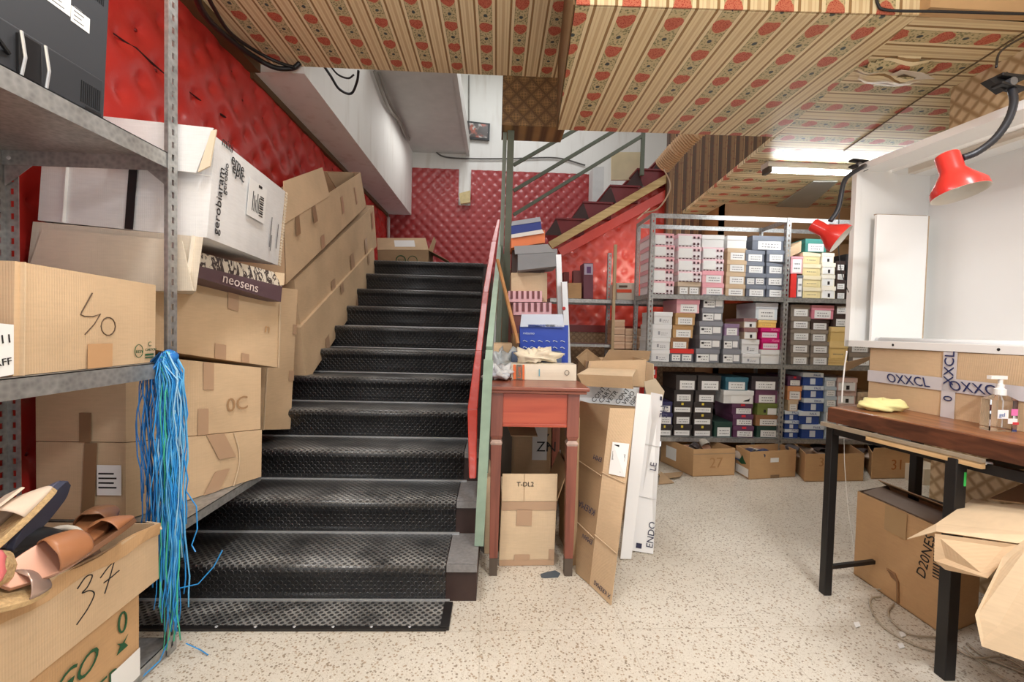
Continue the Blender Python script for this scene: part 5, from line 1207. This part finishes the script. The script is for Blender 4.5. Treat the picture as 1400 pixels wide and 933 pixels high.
# carton with dark flaps behind it
q=[V((1.93,2.42,1.03)),V((2.40,2.42,1.03)),V((2.40,2.42,1.14)),V((1.93,2.42,1.14))]
mb=MB(); mb.sheet(px((1156,496),(1196,486),(1196,489),(1157,508),Y=2.6),.005); pass
oc=obj('flap',mb,CBD,c.t)
# sanitiser bottle
def glass():
    m=Mt('clear_plastic'); m.col((.97,.98,.98)).set(rough=.03,trans=1.0); m.b.inputs['IOR'].default_value=1.35; return m.m
CL=glass()
o_=at(1364,588,Z=ZB+.001); o_=V((o_.x-.0,o_.y,ZB+.001))
t=thing('sanitizer_bottle','clear square pump bottle of hand sanitiser on the bench before the taped carton','bottle',o_)
hw=.055; hh=.115
mb=MB(); 
def rr_(w,dd): return [(w,dd-.012),(w-.012,dd),(-w+.012,dd),(-w,dd-.012),(-w,-dd+.012),(-w+.012,-dd),(w-.012,-dd),(w,-dd+.012)]
for (z0,s0,z1,s1) in ((0,1,hh,1),(hh,1,hh+.018,.35)):
    A=[o_+V((x*s0,y*s0,z0)) for x,y in rr_(.050,.030)]; B=[o_+V((x*s1,y*s1,z1)) for x,y in rr_(.050,.030)]; 
    n0=len(mb.v); mb.v+=A+B; n=8; mb.f+=[(n0+i,n0+(i+1)%n,n0+n+(i+1)%n,n0+n+i) for i in range(n)]; mb.mi+=[0]*n
    if z0==0: mb.f.append(tuple(n0+i for i in reversed(range(n)))); mb.mi.append(0)
    else: mb.f.append(tuple(n0+n+i for i in range(n))); mb.mi.append(0)
# weld
obj('bottle_body',mb,CL,t)
mb=MB(); mb.prism([o_+V((x*.93,y*.9,.004)) for x,y in rr_(.050,.030)],(0,0,.03)); obj('gel',mb,CL,t) if 0 else None
mb=MB(); mb.lathe([(.018,0),(.018,.022),(.011,.026),(.011,.04),(.007,.042),(.007,.060)],o_+V((0,0,hh+.016)),seg=16); mb.box((o_.x-.045,o_.y-.008,o_.z+hh+.075),(o_.x+.018,o_.y+.008,o_.z+hh+.088)); mb.tube([o_+V((0,0,.012)),o_+V((0,0,hh+.02))],.003,6); obj('pump',mb,WHITE,t,smooth=False)
fb=Face(o_+V((-.045,-.031,.02)),o_+V((.045,-.031,.02)),o_+V((.045,-.031,.10)),o_+V((-.045,-.031,.10)))
obj('label',fb.patch(.05,.35,.5,.75,.001),P(240,240,242),t); obj('label',fb.patch(.62,.5,.9,.8,.001),P(232,120,180),t); obj('label',fb.patch(.5,.12,.9,.36,.001),P(240,240,240),t); obj('label',fb.patch(.7,.08,.95,.2,.002),P(206,60,70),t); text('printing','gel',fb(.1,.45,.002),fb.u,fb.v,.02,P(90,120,170),t)
# yellowish cloth
p=at(1210,563,Z=ZB); cl=crumpled('cleaning_cloth','crumpled pale yellow cloth at the far end of the bench','cloth',p.x+.01,p.y+.03,ZB+.001,.075,P(232,224,158,rough=.85,var=.06),12,.2,(1.35,.9,.42))
# ---------------------------------------------------------------- white cabinet box standing on the carton
cbn=thing('white_display_cabinet','open fronted white cabinet standing on the long carton against the right wall','cabinet',(2.1,1.6,zt2))
zc0=zt2+.002
A=V((1.885,2.33,zc0)); Bd=(at(1400,475,Z=zc0+.01)-A); dirc=V((.10,-1,0)).normalized(); Ln=1.35; E=A+dirc*Ln; nx_=V((1,.10,0)).normalized(); dep=.46; H_=.95; th=.02
CW=P(236,236,234,rough=.35,var=.02,vs=3); CG=P(222,222,220,rough=.4,var=.03,vs=3)
up=V((0,0,1))
def slab(o,u,v,n,mat,name,**k): mb=MB(); mb.hexa([o,o+u,o+u+v,o+v,o+n,o+u+n,o+u+v+n,o+v+n]); return obj(name,mb,mat,cbn,bevel=.002,**k)
slab(A,dirc*Ln,nx_*dep,up*th,CG,'bottom_panel'); slab(A,nx_*dep,up*H_,dirc*th,CW,'side_panel'); slab(A+nx_*dep,dirc*Ln,up*H_,-nx_*th,CW,'back_panel')
slab(A+up*(H_-th)+nx_*.0,dirc*Ln,nx_*.16,up*th,CW,'top_panel'); slab(A+up*(H_-th)+nx_*.20,dirc*Ln,nx_*.26,up*th,CW,'top_panel')
slab(A+up*(H_)-nx_*.02,dirc*Ln,-up*.035,nx_*.02,CW,'front_rail'); slab(A-nx_*.012,dirc*Ln,up*.035,nx_*.012,CW,'front_rail')
slab(A-nx_*.012-dirc*.004,dirc*.03,up*(H_-.03),nx_*.03,CW,'front_post')
# inner loose white board with worn brown edge
mb=MB(); o_=A+dirc*.06+nx_*.07+up*.03; u_=nx_*.27+dirc*.03; mb.hexa([o_,o_+u_,o_+u_+up*.66,o_+up*.66,o_+dirc*.014,o_+u_+dirc*.014,o_+u_+up*.66+dirc*.014,o_+up*.66+dirc*.014]); ib=obj('loose_board',mb,P(244,244,243,rough=.25,var=.01),label='loose white board leaning inside the far end of the white cabinet',cat='board',bevel=.001)
mb=MB(); mb.hexa([o_+u_,o_+u_+nx_*.006,o_+u_+up*.66+nx_*.006,o_+u_+up*.66,o_+u_+dirc*.015,o_+u_+nx_*.006+dirc*.015,o_+u_+up*.66+nx_*.006+dirc*.015,o_+u_+up*.66+dirc*.015]); obj('raw_edge',mb,P(186,164,138,var=.3,vs=30),ib)
mb=MB(); mb.bar(o_+up*.662,o_+u_+up*.662,.014,.005); obj('raw_edge',mb,P(170,150,130,var=.3,vs=30),ib)
# loose tube on the cabinet floor
a=A+dirc*.10+nx_*.10+up*(th+.017); b=A+dirc*.86+nx_*.035+up*(th+.017); mb=MB(); mb.tube([a,b],.016,12); lt=obj('fluorescent_tube',mb,P(226,228,230,rough=.2),label='unlit white fluorescent tube lying on the cabinet bottom',cat='tube',smooth=True)
mb=MB(); mb.tube([b,b+(b-a).normalized()*.02],.017,12); mb.tube([a,a-(b-a).normalized()*.02],.017,12); obj('cap',mb,ALU,lt)
mb=MB(); mb.hexa([A+nx_*.21+up*(H_-th-.03)+dirc*.1,A+nx_*.25+up*(H_-th-.03)+dirc*.1,A+nx_*.25+up*(H_-th)+dirc*.1,A+nx_*.21+up*(H_-th)+dirc*.1]+[p_+dirc*1.0 for p_ in (A+nx_*.21+up*(H_-th-.03),A+nx_*.25+up*(H_-th-.03),A+nx_*.25+up*(H_-th),A+nx_*.21+up*(H_-th))]); obj('batten',mb,P(214,206,194,var=.2),cbn)
for s_ in (.28,.72,.9):
    mb=MB(); mb.lathe([(0,.001),(.006,.001),(.006,0)],A-nx_*.0125+dirc*Ln*s_*.7+up*.018,axis=(-1,0,0),seg=8); obj('screw_hole',mb,INK,cbn)
# ---------------------------------------------------------------- red clip lamps
REDP=P(214,52,46,rough=.3,var=.03,coat=.3); NECK=P(48,50,56,rough=.35,metal=.3)
def lamp(label,clamp,neck,tip,mouth,r,cdir,k=1):
    """tip = closed end of the shade, mouth = centre of the opening"""
    t=thing('clip_lamp',label,'lamp',clamp)
    pts=spl(neck); rad=[.0105*k+.0008*(i%2) for i in range(len(pts))]; mb=MB(); mb.tube(pts,rad,10); obj('gooseneck',mb,NECK,t,smooth=True)
    ax=(mouth-tip); L=ax.length; ax.normalize()
    prof=[(0,.0),(r*.40,.0),(r*.44,L*.03),(r*.44,L*.42),(r*.62,L*.58),(r*.97,L*.84),(r*1.0,L),(r*.96,L),(r*.92,L*.84),(r*.58,L*.6),(r*.38,L*.45),(0,L*.40)]
    mb=MB(); mb.lathe(prof[:7],tip,ax,32); obj('shade',mb,REDP,t,smooth=True)
    mb=MB(); mb.lathe(prof[6:],tip,ax,32); obj('shade_lining',mb,P(206,202,194,rough=.4),t,smooth=True)
    mb=MB(); mb.lathe([(0,L*.5),(r*.2,L*.52),(r*.34,L*.64),(r*.36,L*.72),(r*.25,L*.82),(0,L*.86)],tip,ax,16); obj('bulb',mb,P(236,234,226,rough=.2),t,smooth=True)
    mb=MB(); c=V(clamp); u=V(cdir).normalized(); s_=nx_
    mb.bar(c-u*.05*k+up*.012,c+u*.035*k+up*.018,.034*k,.012); mb.bar(c-u*.05*k-up*.03,c+u*.035*k-up*.012,.034*k,.010); obj('clamp_jaw',mb,IRON,t,bevel=.003)
    mb=MB(); mb.tube([c-V((-.0,.0,0))+V((0,-.02*k,-.008)),c+V((0,.02*k,-.008))],.013*k,10); obj('clamp_spring',mb,P(120,122,126,rough=.3,metal=.6),t)
    return t
c_=at(1172,222,X=1.875)
c_=V((1.875,at(1172,222,X=1.875).y,A.z+H_+.01))
nk=[c_+V((.03,-.02,-.012)),at(1178,229,Y=2.2),at(1161,240,Y=2.18),at(1153,252,Y=2.17),at(1146,285,Y=2.16),at(1135,303,Y=2.17)]
lamp('red clip lamp on black gooseneck clamped at the far end of the white cabinet',c_,nk,at(1111,307,Y=2.20),at(1150,327,Y=2.12),.073,(-1,0,0))
mb=MB(); mb.tube(spl([at(1150,250,Y=2.2),at(1147,300,Y=2.19),at(1146,330,Y=2.19),at(1150,370,Y=2.19),at(1160,400,Y=2.21)]),.002,5); obj('lamp_cord',mb,BLACK,label='thin black cord trailing below the far red clip lamp',cat='cord')
c_=at(1382,118,X=1.9); 
YB=1.60
nk=[at(1383,120,Y=YB),at(1386,140,Y=YB-.02),at(1378,165,Y=YB-.03),at(1360,190,Y=YB-.03),at(1336,208,Y=YB-.02),at(1316,216,Y=YB)]
lamp('red clip lamp clamped nearer on the cabinet rim, its shade pointing down',at(1377,112,Y=YB),nk,at(1294,212,Y=YB+.02),at(1313,265,Y=YB-.02),.083,(-1,0,0),1.15)
mb=MB(); t_=[at(1352,108,Y=YB),at(1377,98,Y=YB),at(1392,108,Y=YB),at(1374,124,Y=YB)]; mb.sheet(t_,.03); obj('clamp_head',mb,IRON,label='black clamp head of the nearer red lamp gripping the cabinet rim',cat='clamp')
# cables on ceiling right
def cable(label,pts,r=.006,mat=None,name='cable',cat='cable',**k):
    mb=MB(); mb.tube(spl(pts,8),r,7); return obj(name,mb,mat or BLACK,label=label,cat=cat,smooth=True,**k)
cable('black cable stapled along the top of the papered soffit front',[at(1198,-20,Y=1.85),at(1200,5,Y=1.845),at(1215,14,Y=1.84),at(1290,16,Y=1.80),at(1400,19,Y=1.76),at(1450,20,Y=1.74)],.0055)
cable('black cable running down from the ceiling to the nearer clip lamp',[at(1420,45,Y=1.75),at(1397,52,Y=1.70),at(1376,64,Y=1.66),at(1365,75,Y=1.63),at(1362,92,Y=1.60)],.004)
# ---------------------------------------------------------------- open cartons lower right
a,b=at(1167,785,Z=.002),at(1291,870,Z=.002); zt3=at(1174,672,X=a.x,Y=None).z if 0 else None
tl=at(1174,672,Y=a.y); tr=at(1288,728,Y=b.y); hh_=(tl.z+tr.z)/2
q=[a,b,V((b.x+.0,b.y,tr.z)),V((a.x,a.y,tl.z))]
c=Carton('big open brown carton with handle hole on the floor below the bench',q,(.245,.09,0),CBO,open_=True)
c.tape(c.F,.36,.72,.60,.99,P(178,146,104,rough=.35)); c.F.text('D20NES',.80,.42,.06,INK,c.t,rot=80,name='lettering')
mb=MB()
for i in range(14):
    p_=c.F.patch(.87,.50+i*.030,.99,.51+i*.030+.004*(i%3),.002); mb.add(p_.v,p_.f)
obj('barcode',mb,INK,c.t)
mb=MB(); f=c.F; mb.tube([f(.42,.30,.002),f(.50,.30,.004),f(.54,.24,.005),f(.55,.12,.005),f(.55,.02,.003)],.006,6); mb.prism([f(.40,.31,.001),f(.50,.31,.001),f(.54,.22,.001),f(.46,.24,.001)],f.n*.0012); obj('handle_hole',mb,P(140,104,70),c.t)
c.flap(c.B(1,1),c.B(0,1),V((-.10,-.04,.05)),CBD); c.flap(c.L(0,1),c.L(1,1),V((.10,.02,-.02)),P(110,90,74)); c.panel('flap',[c.F(.05,1,-.01),c.F(.95,1,-.01),c.F(.95,.97,-.01)+V((.15,.06,.02)),c.F(.05,.97,-.01)+V((.15,.06,.02))],P(126,106,90))
# nearer open carton, right edge of photograph
Yn=1.18
q=[at(1345,905,Y=1.15),at(1500,985,Y=1.0),at(1500,750,Y=1.0),at(1350,742,Y=1.15)]
a=V((1.33,1.13,.06)); 
c=Carton('near open carton with wide pale flaps at the right edge of the photograph',[V((1.62,1.20,.002)),V((1.80,.72,.002)),V((1.80,.72,.62)),V((1.62,1.20,.62))],(.42,.20,0),CBL,open_=True)
zfl=.66
q0=[at(1236,736,Y=1.36),at(1332,680,Y=1.75),at(1420,655,Y=1.72),at(1470,750,Y=1.10),at(1390,741,Y=1.16),at(1280,729,Y=1.28)]
mb=MB(); mb.sheet([at(1240,737,Y=1.33),at(1280,727,Y=1.29),at(1390,743,Y=1.16),at(1480,735,Y=1.14),at(1480,690,Y=1.36),at(1370,690,Y=1.50),at(1330,682,Y=1.62),at(1280,716,Y=1.42)],.006); obj('flap',mb,CBL,c.t)
mb=MB(); mb.sheet([at(1278,730,Y=1.28),at(1391,745,Y=1.15),at(1350,791,Y=1.16),at(1292,779,Y=1.26),at(1277,767,Y=1.28)],.006); obj('flap',mb,CB,c.t)
mb=MB(); mb.sheet([at(1333,841,Y=1.14),at(1371,762,Y=1.13),at(1420,722,Y=1.08),at(1560,760,Y=.95),at(1560,960,Y=.95),at(1342,884,Y=1.13)],.006); obj('flap',mb,CBL,c.t)
mb=MB(); mb.sheet([at(1352,682,Y=1.62),at(1412,655,Y=1.60),at(1480,660,Y=1.40),at(1480,692,Y=1.36),at(1400,688,Y=1.46)],.006); obj('flap',mb,CBD,c.t)
# coiled cable on floor
mb=MB()
for i,(pts,r_) in enumerate(((((1204,816),(1192,818),(1190,830),(1205,855),(1235,875),(1270,889),(1310,893)),.004),(((1222,826),(1214,836),(1220,850),(1245,868),(1290,872)),.004),(((1290,870),(1320,895),(1360,905),(1420,930)),.004),(((1322,880),(1350,900),(1400,915),(1440,925)),.004),(((1318,885),(1335,900),(1375,900),(1430,935)),.004),(((1180,800),(1200,806),(1216,805)),.003),(((1335,902),(1368,925),(1410,945)),.0035))):
    mb.tube(spl([at(x,y,Z=.006+.002*i) for x,y in pts],6),r_,6)
obj('coiled_cable',mb,P(176,164,146,rough=.45),label='beige cable loosely coiled on the floor under the open cartons',cat='cable',smooth=True)
# white cord hanging from cabinet & thin thread
cable('white cord hanging from the cabinet corner down to the bench',[at(1158,480,Y=2.2),at(1155,500,Y=2.2),at(1152,530,Y=2.19),at(1151,551,Y=2.18)],.0035,WHITE,name='cord',cat='cord')
cable('thin pale thread hanging from the bench rim to the floor',[at(1154,600,Y=2.0),at(1155,640,Y=2.0),at(1160,700,Y=2.0),at(1166,740,Y=2.0),at(1167,765,Y=2.0)],.0012,P(200,196,188),name='thread',cat='thread')
for i,(x,y) in enumerate(((1172,855),(1232,884),(1234,868))):
    mb=MB(); mb.prism(px((x-5,y-3),(x+2,y-4),(x+5,y+2),(x-2,y+4),Z=.0015),(0,0,.002)); obj('paper_scrap',mb,PAPER,label='tiny white paper scrap on the floor, '+('left of the coiled cable','in front of the coiled cable','inside the loop of the coiled cable')[i],cat='scrap',group='paper scraps on the floor')
# ---------------------------------------------------------------- cables, pipes upstairs
cable('thick bundle of black cables drooping along the red wall under the ceiling',[at(262,-20,Y=2.2),at(280,20,Y=2.5),at(310,50,Y=2.8),at(345,76,Y=3.1),at(375,92,Y=3.22),at(400,93,Y=3.28),at(410,86,Y=3.29)],.017)
cable('second black cable beside the thick bundle under the ceiling',[at(278,-20,Y=2.3),at(292,10,Y=2.5),at(315,45,Y=2.8),at(350,70,Y=3.1),at(380,85,Y=3.2),at(402,92,Y=3.27)],.011)
cable('black cable loop hanging in the stairwell opening',[at(440,86,Y=3.45),at(452,104,Y=3.5),at(464,122,Y=3.6),at(480,128,Y=3.7),at(488,112,Y=3.6),at(490,97,Y=3.5)],.010)
cable('thin black cable loop inside the larger loop in the stairwell opening',[at(450,88,Y=3.5),at(462,102,Y=3.55),at(476,107,Y=3.6),at(484,102,Y=3.6)],.007)
GP=P(150,146,138,rough=.5)
XW=-1.40
def onw(x,y): return at(x,y,X=XW)
for i in range(2):
    cable(('upper','lower')[i]+' grey conduit bending down the white stairwell wall',[at(512+i*6,98,X=XW+.02),at(530+i*3,145-i*4,X=XW+.02),at(545+i*3,165,X=XW+.02),at(556+i*2,188,X=XW+.02),at(566+i*2,193-i*4,Y=7.36),at(590,196-i*5,Y=7.4),at(625,186-i*8,Y=7.42)],.018,GP,name='conduit',cat='conduit')
cable('dark cable sagging across the white stairwell wall',[at(566,195,Y=7.40),at(590,203,Y=7.42),at(606,214,Y=7.42),at(640,217,Y=7.42),at(700,217,Y=7.42),at(760,216,Y=7.42),at(800,226,Y=7.42)],.012,P(90,88,84))
cable('vertical cable on the white stairwell wall beside the window edge',[at(641,103,Y=7.43),at(641,150,Y=7.43),at(641,168,Y=7.43)],.010,P(120,118,112))
cable('white pipe in the corner behind the long cartons',[at(531,297,Y=7.3),at(531,326,Y=7.3)],.025,P(200,196,188),name='pipe',cat='pipe')
q=px((628,266),(643,262),(643,278),(630,280),Y=7.38); mb=MB(); mb.prism(q,(0,-.06,0)); obj('torn_padding',mb,P(206,188,140,rough=.9,var=.3,vs=20),label='torn yellow foam exposed in the gap of the red wall padding',cat='foam')
cable('two looping wires hanging where the upper flight passes the shelves',[at(908,232,Y=4.4),at(916,250,Y=4.3),at(914,265,Y=4.25),at(900,285,Y=4.2),at(880,292,Y=4.2)],.007,P(170,140,110),name='wire',cat='wire')
# wooden bar in front of opening right of duct
# ---------------------------------------------------------------- light
def area(n,loc,rot,sx,sy,e,col=(1,1,1)):
    l=bpy.data.lights.new(n,'AREA'); l.shape='RECTANGLE'; l.size=sx; l.size_y=sy; l.energy=e; l.color=col
    o=bpy.data.objects.new(n,l); COL.objects.link(o); o.location=loc; o.rotation_euler=rot; return o
area('ceiling_tube_light',(2.8,3.55,2.5),(0,0,0),1.2,.06,9,(.95,.98,1))
area('shop_tube_light_front',(1.1,-.1,2.6),(0,0,0),.5,.12,47,(.97,.985,1))
area('shop_fill_left',(-.6,1.2,3.0),(0,0,0),.25,1.4,26,(.97,.985,1))  # unseen fill added for the room, raised to brighten the red wall
area('shop_fill_right',(1.6,.9,2.5),(0,math.radians(8),0),.2,.6,8,(.97,.985,1))  # unseen light added as general room lighting
area('stairwell_light',(.2,5.6,5.5),(0,0,0),1.4,1.4,44,(.97,.985,1))
area('stairwell_lamp_left',(-1.0,6.2,3.95),(0,0,0),.4,1.2,6,(1,.98,.95))
l=bpy.data.lights.new('under_stairs_bulb','POINT'); l.energy=6.5; l.color=(1,.86,.70); l.shadow_soft_size=.18; o=bpy.data.objects.new('under_stairs_bulb',l); COL.objects.link(o); o.location=(1.62,4.80,1.95)
area('ceiling_fill_up',(.4,-.3,2.1),(math.pi,0,0),1.6,.3,62,(.97,.985,1))  # added uplight with no fitting behind it, brightens the papered ceiling
area('ceiling_fill_up_left',(-1.0,.3,2.5),(math.pi,0,0),.3,1.0,12,(.97,.985,1))  # unseen uplight added to lift the left ceiling and red wall
w=bpy.data.worlds.new('world'); SC.world=w; w.use_nodes=True; w.node_tree.nodes['Background'].inputs[0].default_value=(.97,.98,1,1); w.node_tree.nodes['Background'].inputs[1].default_value=.95
SC.view_settings.view_transform='Standard'; SC.view_settings.look='None'; SC.view_settings.gamma=1; SC.view_settings.use_curve_mapping=False; SC.view_settings.exposure=.22
SC.cycles.max_bounces=8; SC.cycles.diffuse_bounces=4; SC.cycles.glossy_bounces=3; SC.cycles.transmission_bounces=6; SC.cycles.use_denoising=True
